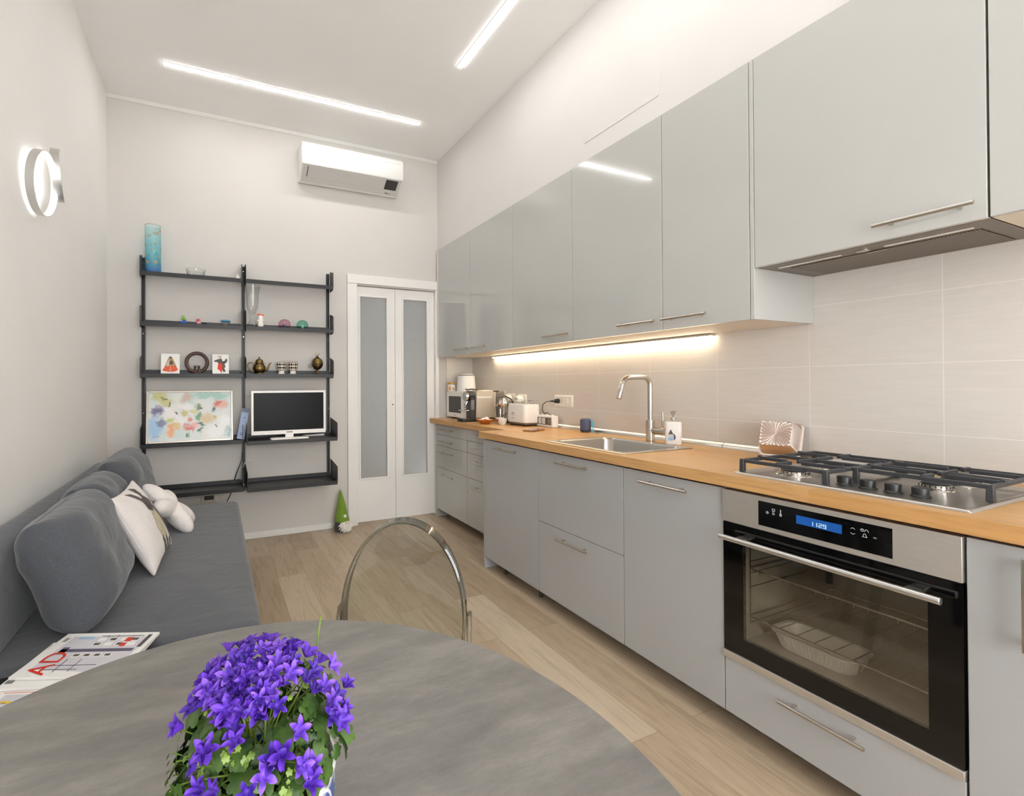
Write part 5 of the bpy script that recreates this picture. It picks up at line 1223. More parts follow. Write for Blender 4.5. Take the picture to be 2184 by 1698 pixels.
build('bowl', M().lathe([(0.022, 0.0006), (0.023, 0.003), (0.012, 0.012), (0.008, 0.028), (0.010, 0.036), (0.030, 0.048), (0.044, 0.070), (0.047, 0.088)], n=30), MAT['brass'], r, local=True)
build('rim', M().lathe([(0.050, 0.0885), (0.052, 0.0905), (0.050, 0.0925)], n=30), MAT['brass'], r, local=True)
ld = build('lid', M().lathe([(0.047, 0.093), (0.046, 0.106), (0.038, 0.124), (0.022, 0.136), (0.012, 0.142), (0.008, 0.150), (0.002, 0.156)], n=30), MAT['brass'], r, local=True)
build('crescent', M().tube([(0.013 * sin(radians(a)), 0, 0.1705 - 0.0135 * cos(radians(a))) for a in range(-140, 141, 20)], 0.0022, 8), MAT['brass'], ld, local=True)
build('ring_handle', M().tube([(-0.062 + 0.013 * cos(2 * pi * k / 20), 0, 0.070 + 0.013 * sin(2 * pi * k / 20)) for k in range(20)], 0.0018, 8, closed=True), MAT['brass'], r, local=True)
# ---- fourth shelf: painting, carton, television
z = ZS[3]
r = root('framed_painting', (-0.173, YF - 0.135, z), 'pale framed watercolour of abstract flowers standing on the shelf', 'painting', rot=(radians(-9), 0, 0))
FW, FH = 0.592, 0.392
fo_ = 0.014
fr2 = M()
for a in ((-FW / 2, -FW / 2 + fo_, 0.001, FH), (FW / 2 - fo_, FW / 2, 0.001, FH), (-FW / 2 + fo_, FW / 2 - fo_, 0.001, fo_ + 0.001), (-FW / 2 + fo_, FW / 2 - fo_, FH - fo_, FH)):
    fr2.box(a[0], a[1], -0.010, 0.010, a[2], a[3])
build('frame', fr2, MAT['frame_silver'], r, local=True, bevel=0.002)
build('canvas', M().box(-FW / 2 + fo_, FW / 2 - fo_, -0.004, 0.004, fo_ + 0.001, FH - fo_), MAT['painting'], r, local=True, flat=True)
sg = M()
for pts in ([(-0.252, 0.045), (-0.244, 0.062), (-0.240, 0.046), (-0.250, 0.048)], [(-0.236, 0.046), (-0.230, 0.060), (-0.224, 0.045)], [(-0.221, 0.048), (-0.214, 0.062), (-0.212, 0.044)], [(-0.202, 0.038), (-0.194, 0.040)]):
    sg.tube([(a, -0.0042, b_) for a, b_ in pts], 0.0009, 5)
build('signature', sg, MAT['blue_ink'], r, local=True)
build('hanger', M().tube([(-0.012 + 0.006 * cos(a * pi / 8), 0.004, FH + 0.001 + 0.006 * sin(a * pi / 8)) for a in range(9)], 0.0009, 6), MAT['frame_silver'], r, local=True)
r = root('carton', (0.184, YF - 0.118, z), 'tall slim pale blue carton leaning against the middle shelf rail', 'box', rot=(0, radians(9.5), radians(0)))
build('box', M().box(-0.036, 0.019, -0.025, 0.025, 0.004, 0.236), MAT['blue_box'], r, local=True, bevel=0.001)
build('open_flap', M().box(-0.036, 0.019, -0.0262, -0.0252, 0.216, 0.247), MAT['blue_box_dark'], r, local=True, flat=True)
for ch, zz_, s_ in (('D', 0.046, 0.030), ('-', 0.098, 0.024), ('1', 0.126, 0.022), ('L', 0.176, 0.026)):
    text('print', ch, s_, (-0.0085, -0.0255, zz_), (0, 0, 1), (-1, 0, 0), MAT['navy'] if ch != '1' else MAT['paper'], r)
# fix text placement: letters of the carton are in its own frame
for c_ in list(r.children):
    if c_.name.startswith('print'):
        for v in c_.data.vertices: v.co += Vector((0.184, YF - 0.118, z))
tvx, tvy = 0.538, YF - 0.215
r = root('television', (tvx, tvy, z), 'small white framed television on a white foot', 'television')
TZ0, TZ1 = 0.868, 1.212
bz = M(); b1 = 0.016
for a in ((tvx - 0.287, tvx - 0.287 + b1, TZ0, TZ1), (tvx + 0.287 - b1, tvx + 0.287, TZ0, TZ1), (tvx - 0.287 + b1, tvx + 0.287 - b1, TZ1 - b1, TZ1), (tvx - 0.287 + b1, tvx + 0.287 - b1, TZ0, TZ0 + 0.030)):
    bz.box(a[0], a[1], tvy - 0.018, tvy + 0.004, a[2], a[3])
build('bezel', bz, MAT['white_plastic'], r, flat=True)
build('screen', M().box(tvx - 0.287 + b1, tvx + 0.287 - b1, tvy - 0.012, tvy + 0.002, TZ0 + 0.030, TZ1 - b1), MAT['tv_screen'], r, flat=True)
build('back_cover', M().loft([[(tvx + a * s_, y, (TZ0 + TZ1) / 2 + b_ * s2) for a, b_ in ((-0.285, -0.168), (0.285, -0.168), (0.285, 0.168), (-0.285, 0.168))] for s_, s2, y in ((1, 1, tvy + 0.0045), (0.97, 0.95, tvy + 0.018), (0.62, 0.6, tvy + 0.045))]), MAT['dark_plastic'], r)
build('logo', M().box(tvx - 0.024, tvx + 0.024, tvy - 0.0186, tvy - 0.0175, TZ0 + 0.012, TZ0 + 0.018), MAT['ink'], r, flat=True)
build('standby_light', M().cyl((tvx - 0.205, tvy - 0.0182, TZ0 + 0.012), (tvx - 0.205, tvy - 0.0188, TZ0 + 0.012), 0.003, n=10), MAT['red'], r)
build('neck', M().box(tvx - 0.032, tvx + 0.032, tvy - 0.006, tvy + 0.012, z + 0.012, TZ0), MAT['white_plastic'], r, bevel=0.002)
build('foot', M().loft([[(tvx + p, tvy - 0.004 + q, zz_) for p, q in rrect(a, b_, 0.02)] for a, b_, zz_ in ((0.292, 0.115, z + 0.0006), (0.292, 0.115, z + 0.006), (0.272, 0.095, z + 0.0125))]), MAT['white_plastic'], r)
r = root('remote_control', (0.745, YF - 0.13, z), 'slim white remote control lying on the shelf behind the television foot', 'remote control', rot=(0, 0, radians(8)))
build('case', M().box(-0.09, 0.09, -0.018, 0.018, 0.0006, 0.016), MAT['white_plastic'], r, local=True, bevel=0.004)
kb = M()
for k in range(8):
    for q in (-1, 0, 1): kb.cyl((-0.075 + k * 0.02, q * 0.010, 0.0161), (-0.075 + k * 0.02, q * 0.010, 0.0172), 0.0035, n=8)
build('keypad', kb, MAT['ink_grey'], r, local=True)
# cables at the middle rail and the low socket plate
o = build('power_cable', M().tube([(0.196, YF - 0.026, 0.72), (0.190, YF - 0.06, 0.66), (0.168, YF - 0.05, 0.60), (0.148, YF - 0.03, 0.54), (0.138, YF - 0.012, 0.504), (0.124, YF - 0.016, 0.43), (0.102, YF - 0.020, 0.37), (0.08, YF - 0.018, 0.33)], 0.0038, 8), MAT['black_plastic'])
tag(o, 'black cable hanging by the middle shelf rail', 'cable')
o = build('aerial_cable', M().tube([(0.36, YF - 0.03, 0.80), (0.358, YF - 0.012, 0.72), (0.345, YF - 0.012, 0.66), (0.31, YF - 0.012, 0.635), (0.245, YF - 0.030, 0.64), (0.212, YF - 0.034, 0.628), (0.182, YF - 0.03, 0.56), (0.170, YF - 0.012, 0.504), (0.158, YF - 0.012, 0.43), (0.135, YF - 0.010, 0.395), (0.05, YF - 0.008, 0.375), (-0.06, YF - 0.006, 0.372)], 0.0026, 8), MAT['white_plastic'])
tag(o, 'thin white cable looping below the television shelf', 'cable')
r = root('wall_socket', (-0.05, YF, 0.37), 'low wall socket plate under the empty shelf behind the sofa', 'socket')
build('cover_plate', M().loft([[(-0.05 + p, YF - d_, 0.37 + q) for p, q in rrect(0.125 - s_, 0.085 - s_, 0.006, 4)] for d_, s_ in ((0.0006, 0), (0.006, 0), (0.009, 0.012))]), MAT['beige_plate'], r)
build('socket_hole', M().box(-0.085, -0.015, YF - 0.0096, YF - 0.0091, 0.352, 0.386), MAT['dark_plastic'], r)
# ================================================================== SOFA
from mathutils import noise as mnoise
r = root('sofa', (-0.30, 2.67, 0), 'charcoal grey sofa along the left wall', 'sofa')
sy0, sy1 = 1.715, 3.600
def rbox(x0, x1, y0, y1, z0, z1, rad, bul=0.0, n=8):
    """Soft rounded block: lofted rounded rectangles."""
    L = []; cx, cy = (x0 + x1) / 2, (y0 + y1) / 2
    for k in range(n + 1):
        a = pi / 2 * k / n; ins = rad * (1 - sin(a)); L.append((z0 + rad * (1 - cos(a)), ins))
    for k in range(n + 1):
        a = pi / 2 * k / n; ins = rad * (1 - cos(a)); L.append((z1 - rad * (1 - sin(a)), ins))
    loops = [[(cx + p, cy + q, z) for p, q in rrect(x1 - x0 - 2 * i, y1 - y0 - 2 * i, max(0.03 - i * 0.3, 0.008), 4)] for z, i in L]
    return M().loft(loops)
build('base', M().box(-0.66, 0.085, sy0 + 0.03, sy1 - 0.03, 0.10, 0.235), MAT['sofa'], r, bevel=0.012)
# seat: gridded top so that it can dip a little
def seat_fn(u, v):
    return None
seat = rbox(-0.70, 0.145, sy0, sy1, 0.236, 0.442, 0.035)
build('seat', seat, MAT['sofa'], r)
bp_ = [(-0.722, 0.4425), (-0.722, 0.735), (-0.712, 0.755), (-0.690, 0.764), (-0.640, 0.752), (-0.618, 0.735), (-0.610, 0.71), (-0.600, 0.4425)]
L = []
for y, s_ in ((sy0, 0.94), (sy0 + 0.012, 0.985), (sy0 + 0.04, 1), (3.62, 1), (3.665, 0.985), (3.685, 0.93)):
    cxx = sum(p[0] for p in bp_) / len(bp_); czz = 0.60
    L.append([(cxx + (x - cxx) * s_, y, czz + (z_ - czz) * (s_ if z_ > 0.5 else 1)) for x, z_ in bp_])
build('backrest', M().loft(L), MAT['sofa'], r, bevel=0.012, seg=3, ang=60)
for x in (-0.60, 0.03):
    for y in (sy0 + 0.12, sy1 - 0.12):
        build('leg', M().cyl((x, y, 0.0005), (x, y, 0.0995), 0.020, 0.026, n=16), MAT['black_plastic'], r)

def puff(u, v, Wd, Hh, T, p=2.6, seed=0, wr=0.006, edge=0.18):
    """Point on the front half of a stuffed square cushion, u and v in -1..1."""
    eu, ev = 1 - abs(u) ** p, 1 - abs(v) ** p
    t_ = T / 2 * (edge + (1 - edge) * (max(eu, 0) * max(ev, 0)) ** 0.5)
    x = Wd / 2 * u * (1 - 0.05 * (1 - v * v)) ; y = Hh / 2 * v * (1 - 0.05 * (1 - u * u))
    w_ = wr * (mnoise.noise(Vector((u * 2.2 + seed, v * 3.0, seed * 1.7))) + 0.5 * mnoise.noise(Vector((u * 5 + seed, v * 6, seed))))
    return x, y, t_ + w_ * (max(eu, 0) * max(ev, 0)) ** 0.3
def cushion(name, c, lean, Wd, Hh, T, mat, label, cat, group=None, seed=0, yaw=0.0, roll=0.0, p=2.6, n=26, edge=0.18, wr=0.006, seam=True, corner=0.06):
    r = root(name, c, label, cat, group, rot=None)
    V_ = Vector((-sin(lean), 0, cos(lean))); N_ = Vector((cos(lean), 0, sin(lean))); Y_ = Vector((0, 1, 0))
    R = Matrix.Rotation(yaw, 3, 'Z'); Rr = Matrix.Rotation(roll, 3, N_)
    def pos(a, b_, t_): return R @ (Rr @ (Y_ * a + V_ * b_)) + R @ (N_ * t_)
    def sgn(q):  # round the square's corners
        return q
    def fn(side):
        def f(u, v):
            u, v = 2 * u - 1, 2 * v - 1
            u2, v2 = math.sin(u * pi / 2), math.sin(v * pi / 2)
            k = 1 - corner * (abs(u2) ** 3 * abs(v2) ** 3)
            a, b_, t_ = puff(u2, v2, Wd, Hh, T, p, seed + side * 3, wr, edge)
            return pos(a * k, b_ * k, side * t_)
        return f
    mm = M().grid(fn(1), n, n).grid(fn(-1), n, n)
    # side band joining both halves
    for e in range(4):
        def ed(t_, side, e=e):
            q = 2 * t_ - 1
            u, v = ((q, -1), (1, q), (-q, 1), (-1, -q))[e]
            return fn(side)((u + 1) / 2, (v + 1) / 2)
        mm.loft([[ed(k / n, s_) for k in range(n + 1)] for s_ in (1, -1)], False, False, False)
    body = build('cover', mm, mat, r, local=True, weld=True, ang=60, subsurf=1)
    if seam:
        pts = []
        for e in range(4):
            for k in range(n):
                q = 2 * k / n - 1; u, v = ((q, -1), (1, q), (-q, 1), (-1, -q))[e]
                pts.append((fn(1)((u + 1) / 2, (v + 1) / 2) + fn(-1)((u + 1) / 2, (v + 1) / 2)) * 0.5)
        build('seam', M().tube(pts, 0.0026, 6, closed=True), mat, r, local=True)
    return r, fn(1)
CG = 'charcoal back cushions on the sofa'
cushion('sofa_cushion', (-0.455, 2.105, 0.642), radians(20), 0.55, 0.41, 0.235, MAT['cushion'], 'plump charcoal sofa cushion nearest the magazines', 'cushion', CG, 1, n=24, edge=0.10, wr=0.014, p=5.0, corner=0.05)
cushion('sofa_cushion', (-0.488, 2.640, 0.640), radians(19), 0.50, 0.42, 0.22, MAT['cushion'], 'charcoal sofa cushion behind the white printed pillow', 'cushion', CG, 4, n=24, edge=0.07, wr=0.020, p=4.2, corner=0.10)
cushion('sofa_cushion', (-0.468, 3.260, 0.655), radians(17), 0.72, 0.45, 0.23, MAT['cushion'], 'charcoal sofa cushion at the far end by the shelves', 'cushion', CG, 7, n=24, edge=0.07, wr=0.020, p=4.2, corner=0.08)
pr, pf = cushion('printed_pillow', (-0.312, 2.520, 0.618), radians(27), 0.40, 0.36, 0.115, MAT['pillow'], 'ivory pillow with a dark printed animal leaning on the sofa cushions', 'pillow', None, 11, yaw=radians(-4), edge=0.10, wr=0.004, corner=-0.04)
def inside(x, y, poly):
    c = False; j = len(poly) - 1
    for i in range(len(poly)):
        (xi, yi), (xj, yj) = poly[i], poly[j]
        if (yi > y) != (yj > y) and x < (xj - xi) * (y - yi) / (yj - yi) + xi: c = not c
        j = i
    return c
def cloth_print(name, polys, fn, mat, parent, res=110, lift=0.0022):
    mm = M()
    for i in range(res):
        for j in range(res):
            u, v = (i + 0.5) / res, (j + 0.5) / res
            if any(inside(u, v, p_) for p_ in polys):
                P = [fn(a, b_) for a, b_ in ((i / res, j / res), ((i + 1) / res, j / res), ((i + 1) / res, (j + 1) / res), (i / res, (j + 1) / res))]
                nn = (P[1] - P[0]).cross(P[3] - P[0])
                if nn.x < 0: nn = -nn
                nn.normalize(); mm._add([p_ + nn * lift for p_ in P], [(0, 1, 2, 3)])
    return build(name, mm, mat, parent, local=True, weld=True)
dk = [[(0.50, 0.70), (0.44, 0.84), (0.36, 0.90), (0.40, 0.80), (0.47, 0.68)], [(0.58, 0.70), (0.60, 0.86), (0.55, 0.97), (0.53, 0.82), (0.54, 0.70)],
      [(0.47, 0.72), (0.60, 0.72), (0.66, 0.64), (0.62, 0.58), (0.54, 0.55), (0.47, 0.60)], [(0.62, 0.60), (0.68, 0.58), (0.78, 0.36), (0.76, 0.20), (0.70, 0.34), (0.62, 0.50)],
      [(0.44, 0.30), (0.48, 0.34), (0.50, 0.16), (0.46, 0.08)], [(0.54, 0.26), (0.58, 0.30), (0.60, 0.12), (0.56, 0.05)], [(0.64, 0.22), (0.70, 0.26), (0.73, 0.08), (0.68, 0.04)]]
lg = [[(0.50, 0.56), (0.62, 0.56), (0.66, 0.42), (0.60, 0.28), (0.48, 0.30), (0.44, 0.42)]]
cloth_print('print', dk, pf, MAT['fig_grey'], pr); part_label(cloth_print('print_chest', lg, pf, MAT['tan_pale'], pr), 'pale tan chest of the printed animal')
# white plush star
r = root('plush_cushion', (-0.240, 3.045, 0.562), 'white plush star shaped cushion lying behind the ivory pillow', 'cushion')
lean = radians(44); V_ = Vector((-sin(lean), 0, cos(lean))); N_ = Vector((cos(lean), 0, sin(lean))); Y_ = Vector((0, 1, 0))
def star(side):
    def f(u, v):
        a = 2 * pi * u; q = sin(v * pi / 2)
        rad = (0.150 + 0.050 * cos(5 * (a - pi / 2)) + 0.008 * sin(3 * a)) * q
        t_ = 0.062 * (1 - q ** 2.4) ** 0.5 * (0.8 + 0.2 * cos(5 * (a - pi / 2)) * q) + 0.006 * mnoise.noise(Vector((cos(a) * q * 4, sin(a) * q * 4, side)))* (1 - q)
        return Y_ * rad * cos(a) + V_ * rad * sin(a) + N_ * side * t_
    return f
build('cover', M().grid(star(1), 80, 14).grid(star(-1), 80, 14), MAT['plush'], r, local=True, weld=True, ang=80)

# ================================================================== SIDE TABLE WITH MAGAZINES
r = root('side_table', (-0.42, 1.38, 0), 'low black side table at the near end of the sofa under the magazines', 'side table')
build('table_top', M().box(-0.70, -0.12, 1.08, 1.700, 0.420, 0.438), MAT['black_plastic'], r, bevel=0.003)
for x in (-0.67, -0.15):
    for y in (1.11, 1.67): build('leg', M().box(x - 0.015, x + 0.015, y - 0.015, y + 0.015, 0.0005, 0.4195), MAT['black_plastic'], r, bevel=0.002)
def magazine(loc, az, w_, h_, th, label, rise=0.0, group='magazines beside the sofa'):
    r = root('magazine', loc, label, 'magazine', group, rot=(0, 0, az))
    def top(u, v): return Vector((u * w_, v * h_, th + rise * max(0, u - 0.8) ** 2 * 25 * (0.4 + 0.6 * v)))
    mm = M().grid(top, 20, 4); 
    bt = M().grid(lambda u, v: top(u, v) - Vector((0, 0, th - 0.0004)), 20, 4)
    mm.merge(bt)
    for e in range(4):
        pts = [((k / 20, 0), (1, k / 20), (1 - k / 20, 1), (0, 1 - k / 20))[e] for k in range(21)]
        mm.loft([[top(*p) for p in pts], [top(*p) - Vector((0, 0, th - 0.0004)) for p in pts]], False, False, False)
    build('pages', mm, MAT['paper'], r, local=True, ang=30)
    return r, top, th
def onmag(name, r, th, polys, mat, lift=0.0003):
    mm = M()
    for p_ in polys: mm.prism(p_, (0, 0, th + lift - 0.0002), (1, 0, 0), (0, 1, 0), 0, 0.0003)
    return build(name, mm, mat, r, local=True, flat=True)
def rc(x, y, a, b_): return [(x, y), (x + a, y), (x + a, y + b_), (x, y + b_)]
def magtext(r, s, size, x, y, mat, th):
    o = text('title', s, size, (0, 0, 0), (0, 1, 0), (-1, 0, 0), mat, r)
    ofs = org(r)
    for v in o.data.vertices: v.co += ofs + Vector((x, y, th + 0.0006))
    return o
AZ = radians(-22.3)
mb, _, tb = magazine((-0.535, 1.605, 0.4500), AZ + radians(4), 0.30, 0.225, 0.008, 'bent magazine lying under the one with the red letters', 0.0)
onmag('cover_print', mb, tb, [rc(0.005, 0.02, 0.02, 0.19)], MAT['ink_grey'])
ma, _, ta = magazine((-0.518, 1.636, 0.4586), AZ, 0.287, 0.225, 0.008, 'white magazine with large red letters on the cover, nearest the sofa cushion', 0.0)
onmag('cover_wall', ma, ta, [[(0.03, 0.035), (0.26, 0.012), (0.275, 0.20), (0.035, 0.205)]], MAT['lilac_grey'], 0.0002)
onmag('cover_shelf', ma, ta, [rc(0.045, 0.118, 0.215, 0.016), rc(0.045, 0.108, 0.020, 0.036)], MAT['purple_grey'], 0.0005)
for k in range(12):
    px_, py_, pw_, ph_ = (0.12 + 0.034 * (k % 4), 0.150 + 0.026 * (k // 4), 0.024, 0.019) if k < 8 else (0.10 + 0.03 * (k - 8), 0.092, 0.022, 0.017)
    onmag('cover_frame', ma, ta, [rc(px_, py_, pw_, ph_)], MAT['paper'], 0.0005)
    if k >= 8 or (k + k // 4) % 2 == 0: onmag('cover_picture', ma, ta, [rc(px_ + 0.003, py_ + 0.003, pw_ - 0.006, ph_ - 0.006)], MAT['fig_grey'], 0.0008)
onmag('cover_red_pictures', ma, ta, [rc(0.205, 0.172, 0.020, 0.022), rc(0.205, 0.145, 0.016, 0.018)], MAT['red'], 0.0010)
onmag('cover_lines', ma, ta, [rc(0.08, 0.05, 0.12, 0.0016), rc(0.06, 0.03, 0.10, 0.0016), rc(0.10, 0.02, 0.0016, 0.06), rc(0.14, 0.02, 0.0016, 0.06)], MAT['ink'], 0.0009)
onmag('cover_rod', ma, ta, [rc(0.12, 0.204, 0.13, 0.002), rc(0.14, 0.195, 0.0016, 0.014), rc(0.17, 0.195, 0.0016, 0.014)], MAT['ink'], 0.0009)
onmag('cover_sky', ma, ta, [rc(0.055, 0.190, 0.045, 0.012)], MAT['pale_blue'], 0.0008)
onmag('cover_strip', ma, ta, [rc(0.262, 0.14, 0.012, 0.07)], MAT['fig_grey'], 0.0009)
onmag('barcode', ma, ta, [rc(0.014, 0.176 + 0.004 * k, 0.013, 0.002) for k in range(6)], MAT['ink_grey'], 0.0006)
magtext(ma, 'AD', 0.082, 0.060, 0.062, MAT['red'], ta + 0.0004)
mc, _, tc2 = magazine((-0.600, 1.412, 0.4385), AZ + radians(2), 0.285, 0.215, 0.011, 'magazine with large yellow letters at the near end of the pile', 0.0)
onmag('cover_photo', mc, tc2, [rc(0.03, 0.02, 0.24, 0.17)], MAT['lilac_grey'], 0.0002)
onmag('cover_band', mc, tc2, [rc(0.09, 0.02, 0.10, 0.15)], MAT['blue_ink'], 0.0005)
onmag('cover_line', mc, tc2, [rc(0.02, 0.197, 0.25, 0.0016)], MAT['red'], 0.0005)
magtext(mc, 'HO', 0.080, 0.055, 0.105, MAT['yellow'], tc2 + 0.0008)
magtext(mc, 'and', 0.040, 0.105, 0.10, MAT['ink'], tc2 + 0.0012)

# ================================================================== DOOR GNOME
gx, gy = 0.985, 3.985
r = root('gnome_doll', (gx, gy, 0), 'felt gnome doll with a pointed green hat and white beard beside the door frame', 'gnome')
build('body', M().lathe([(0.050, 0.0006), (0.062, 0.010), (0.066, 0.040), (0.060, 0.080), (0.052, 0.105)], n=28), MAT['dark_felt'], r, local=True)
hat = []
for k in range(15):
    q = k / 14; rad = 0.0635 * (1 - q) ** 0.82 + 0.002; hat.append([(rad * cos(2 * pi * i / 28) - 0.010 * q * q, rad * sin(2 * pi * i / 28) + 0.01 * q, 0.095 + 0.262 * q) for i in range(28)])
build('hat', M().loft(hat), MAT['felt'], r, local=True)
an = radians(-75); hc = Vector((0.057 * cos(an), 0.057 * sin(an), 0.142)); hU = Vector((-sin(an), cos(an), 0)); hV = Vector((-cos(an) * 0.24, -sin(an) * 0.24, 0.97))
stp = []
for k in range(16):
    q = 0.019 if k % 2 == 0 else 0.0065; stp.append((q * cos(2 * pi * k / 16), q * sin(2 * pi * k / 16)))
build('star_patch', M().prism(stp, hc, hU, hV, -0.004, 0.004), MAT['paper'], r, local=True)
brd = M(); rnd = random.Random(5)
brd.sphere((0.018, -0.048, 0.062), 0.040, 18, 12, (1.1, 0.75, 1.0))
for k in range(240):
    a = radians(rnd.uniform(-170, 5)); el = rnd.uniform(-1.2, 0.55); st = Vector((0.018, -0.045, 0.066))
    d_ = Vector((cos(a) * cos(el) * 1.05, sin(a) * cos(el) * 0.8, sin(el))); ln_ = rnd.uniform(0.045, 0.066)
    p0 = st + d_ * 0.02; p1 = st + d_ * ln_ * 0.75; p2 = st + d_ * ln_ + Vector((0, 0, -0.014))
    p2.z = max(p2.z, 0.003); p1.z = max(p1.z, 0.005)
    brd.tube([p0, p1, p2], [0.0075, 0.0045, 0.0006], 5)
build('beard', brd, MAT['fur'], r, local=True)
build('nose', M().sphere((0.024, -0.088, 0.096), 0.013, 14, 10), MAT['skin'], r, local=True)

# ================================================================== DINING TABLE AND GHOST CHAIR
TX, TY, TR, TZ = 0.005, 0.532, 0.536, 0.750
r = root('dining_table', (TX, TY, 0), 'round grey stone-look dining table in the foreground', 'table')
build('table_top', M().lathe([(TR - 0.004, TZ - 0.013), (TR, TZ - 0.010), (TR, TZ - 0.0025), (TR - 0.0025, TZ), (0.3, TZ), (0.001, TZ)], (TX, TY, 0), 160), MAT['table'], r)
build('apron', M().lathe([(0.34, 0.700), (0.36, 0.702), (0.36, TZ - 0.0135)], (TX, TY, 0), 60), MAT['dark_plastic'], r)
for k in range(4):
    a = radians(15 + 90 * k); p0 = Vector((TX + 0.30 * cos(a), TY + 0.30 * sin(a), 0.701)); p1 = Vector((TX + 0.44 * cos(a), TY + 0.44 * sin(a), 0.0006))
    T_ = Vector((-sin(a), cos(a), 0)); Rd = Vector((cos(a), sin(a), 0))
    build('leg', M().loft([[p + T_ * s1 * w_ + Rd * s2 * w_ * 0.6 for s1, s2 in ((-1, -1), (1, -1), (1, 1), (-1, 1))] for p, w_ in ((p0, 0.030), (p1, 0.018))]), MAT['leg_green'], r, bevel=0.003)
th = radians(-34.3)
r = root('dining_chair', (0.452, 1.192, 0), 'transparent smoke tinted oval back chair tucked under the grey table', 'chair', rot=(0, 0, th))
EA, EB, EZ, SZ = 0.177, 0.256, 0.618, 0.445
def lean_y(z): return 0.018 + 0.16 * max(0.0, z - SZ) ** 1.15
aS = math.asin((SZ - EZ) / EB)
angs = [aS + (pi - 2 * aS) * k / 72 for k in range(73)]
def ell(da, db, a): return ((EA + da) * cos(a), EZ + (EB + db) * sin(a))
def rimloop(sec):
    L = []
    for a in angs:
        P = []
        for q, d_ in sec:
            x, z = ell(q, q, a); P.append((x, lean_y(z) + d_, z))
        L.append(P)
    return L
sec = [(0.000, -0.017), (0.000, 0.017), (-0.005, 0.020), (-0.010, 0.017), (-0.010, -0.017), (-0.005, -0.020)]
build('back_rim', M().loft(rimloop(sec)), MAT['chair_rim'], r, local=True, ang=50)
sh = M()
n_ = 36
def sheet(u, v):
    zt = SZ + (EZ + EB - 0.009 - SZ) * v
    hw = (EA - 0.009) * math.sqrt(max(0.0, 1 - ((zt - EZ) / (EB - 0.009)) ** 2))
    x = hw * (2 * u - 1); return Vector((x, lean_y(zt) + 0.004 + 0.012 * (1 - (2 * u - 1) ** 2), zt))
build('back_panel', M().grid(sheet, 30, 40), MAT['chair_sheet'], r, local=True)
# seat with rounded front, moulded to the back
def seatloop(z, ins):
    P = []
    for a, b_ in ((0.176, 0.012), (0.195, -0.12), (0.205, -0.30)): P.append((a - ins, b_ + (-ins if b_ < 0 else -ins)))
    for k in range(9):
        t_ = pi / 2 * k / 8; P.append((0.155 + (0.06 - ins) * cos(t_), -0.36 - (0.06 - ins) * sin(t_)))
    P = [(x if y > -0.31 else x - 0.010, y) for x, y in P]
    return [(x, y, z) for x, y in P] + [(-x, y, z) for x, y in P[::-1]]
build('seat', M().loft([seatloop(0.430, 0.004), seatloop(0.433, 0), seatloop(0.441, 0), seatloop(0.4445, 0.004)]), MAT['chair_sheet'], r, local=True)
for s_ in (-1, 1):
    # back leg runs up the side of the oval as a short post
    xo = s_ * (EA + 0.0065)
    build('leg', M().loft([[(xo + s_ * (o_ + a), y0 + b_, z) for a, b_ in ((-0.006, -0.018), (0.006, -0.018), (0.006, 0.018), (-0.006, 0.018))] for o_, y0, z in ((0.012, 0.085, 0.001), (0.003, 0.03, 0.40), (0.000, lean_y(0.50) + 0.002, 0.50), (0.0005, lean_y(0.60) + 0.002, 0.60), (-0.001, lean_y(0.628) + 0.010, 0.632))]), MAT['chair_rim'], r, local=True, bevel=0.003)
    build('leg', M().loft([[(s_ * (0.185 + o_ + a), y0 + b_, z) for a, b_ in ((-w_, -w_), (w_, -w_), (w_, w_), (-w_, w_))] for o_, y0, z, w_ in ((0.01, -0.405, 0.001, 0.013), (0, -0.36, 0.4295, 0.02))]), MAT['chair_rim'], r, local=True, bevel=0.004)

# ================================================================== POTTED BELLFLOWER
PX, PY = 0.046, 0.527
r = root('potted_bellflower', (PX, PY, TZ), 'potted violet bellflower in a blue and white pot on the grey table', 'potted plant')
build('pot', M().lathe([(0.050, 0.0006), (0.054, 0.004), (0.068, 0.040), (0.0735, 0.075), (0.073, 0.100), (0.075, 0.106), (0.072, 0.108), (0.068, 0.104), (0.066, 0.085)], n=44), MAT['pot'], r, local=True)
build('soil', M().lathe([(0.066, 0.086), (0.04, 0.090), (0.002, 0.091)], n=30, cap0=False), MAT['soil'], r, local=True)
EC = Vector((0, 0, 0.122)); ER = Vector((0.092, 0.092, 0.108))
rnd = random.Random(11)
# leaves
def leaf_at(mm, p, nrm_, up_, s_, lobes=7, fold=0.25):
    n0 = nrm_.normalized(); a0 = up_ - n0 * up_.dot(n0)
    if a0.length < 1e-4: a0 = n0.orthogonal()
    a0.normalize(); b0 = n0.cross(a0)
    N_ = lobes * 4; ring = []; mid = []
    for k in range(N_):
        a = 2 * pi * k / N_
        rad = s_ * (0.70 + 0.30 * abs(cos(lobes / 2 * a)) ** 0.8) * (1 - 0.45 * max(0, -cos(a)) ** 6) * (1 + 0.18 * max(0, cos(a)) ** 3)
        x, y = rad * cos(a), rad * sin(a) * 0.92
        ring.append(p + a0 * x + b0 * y + n0 * (fold * abs(y) - 0.25 * (x * x + y * y) / s_)); mid.append(p + a0 * x * 0.5 + b0 * y * 0.5 + n0 * fold * abs(y) * 0.35)
    o = len(mm.v); mm.v += [p] + mid + ring
    for k in range(N_):
        j = (k + 1) % N_; mm.f.append((o, o + 1 + k, o + 1 + j)); mm.f.append((o + 1 + k, o + 1 + N_ + k, o + 1 + N_ + j, o + 1 + j))
fol = M()
cnt = 0
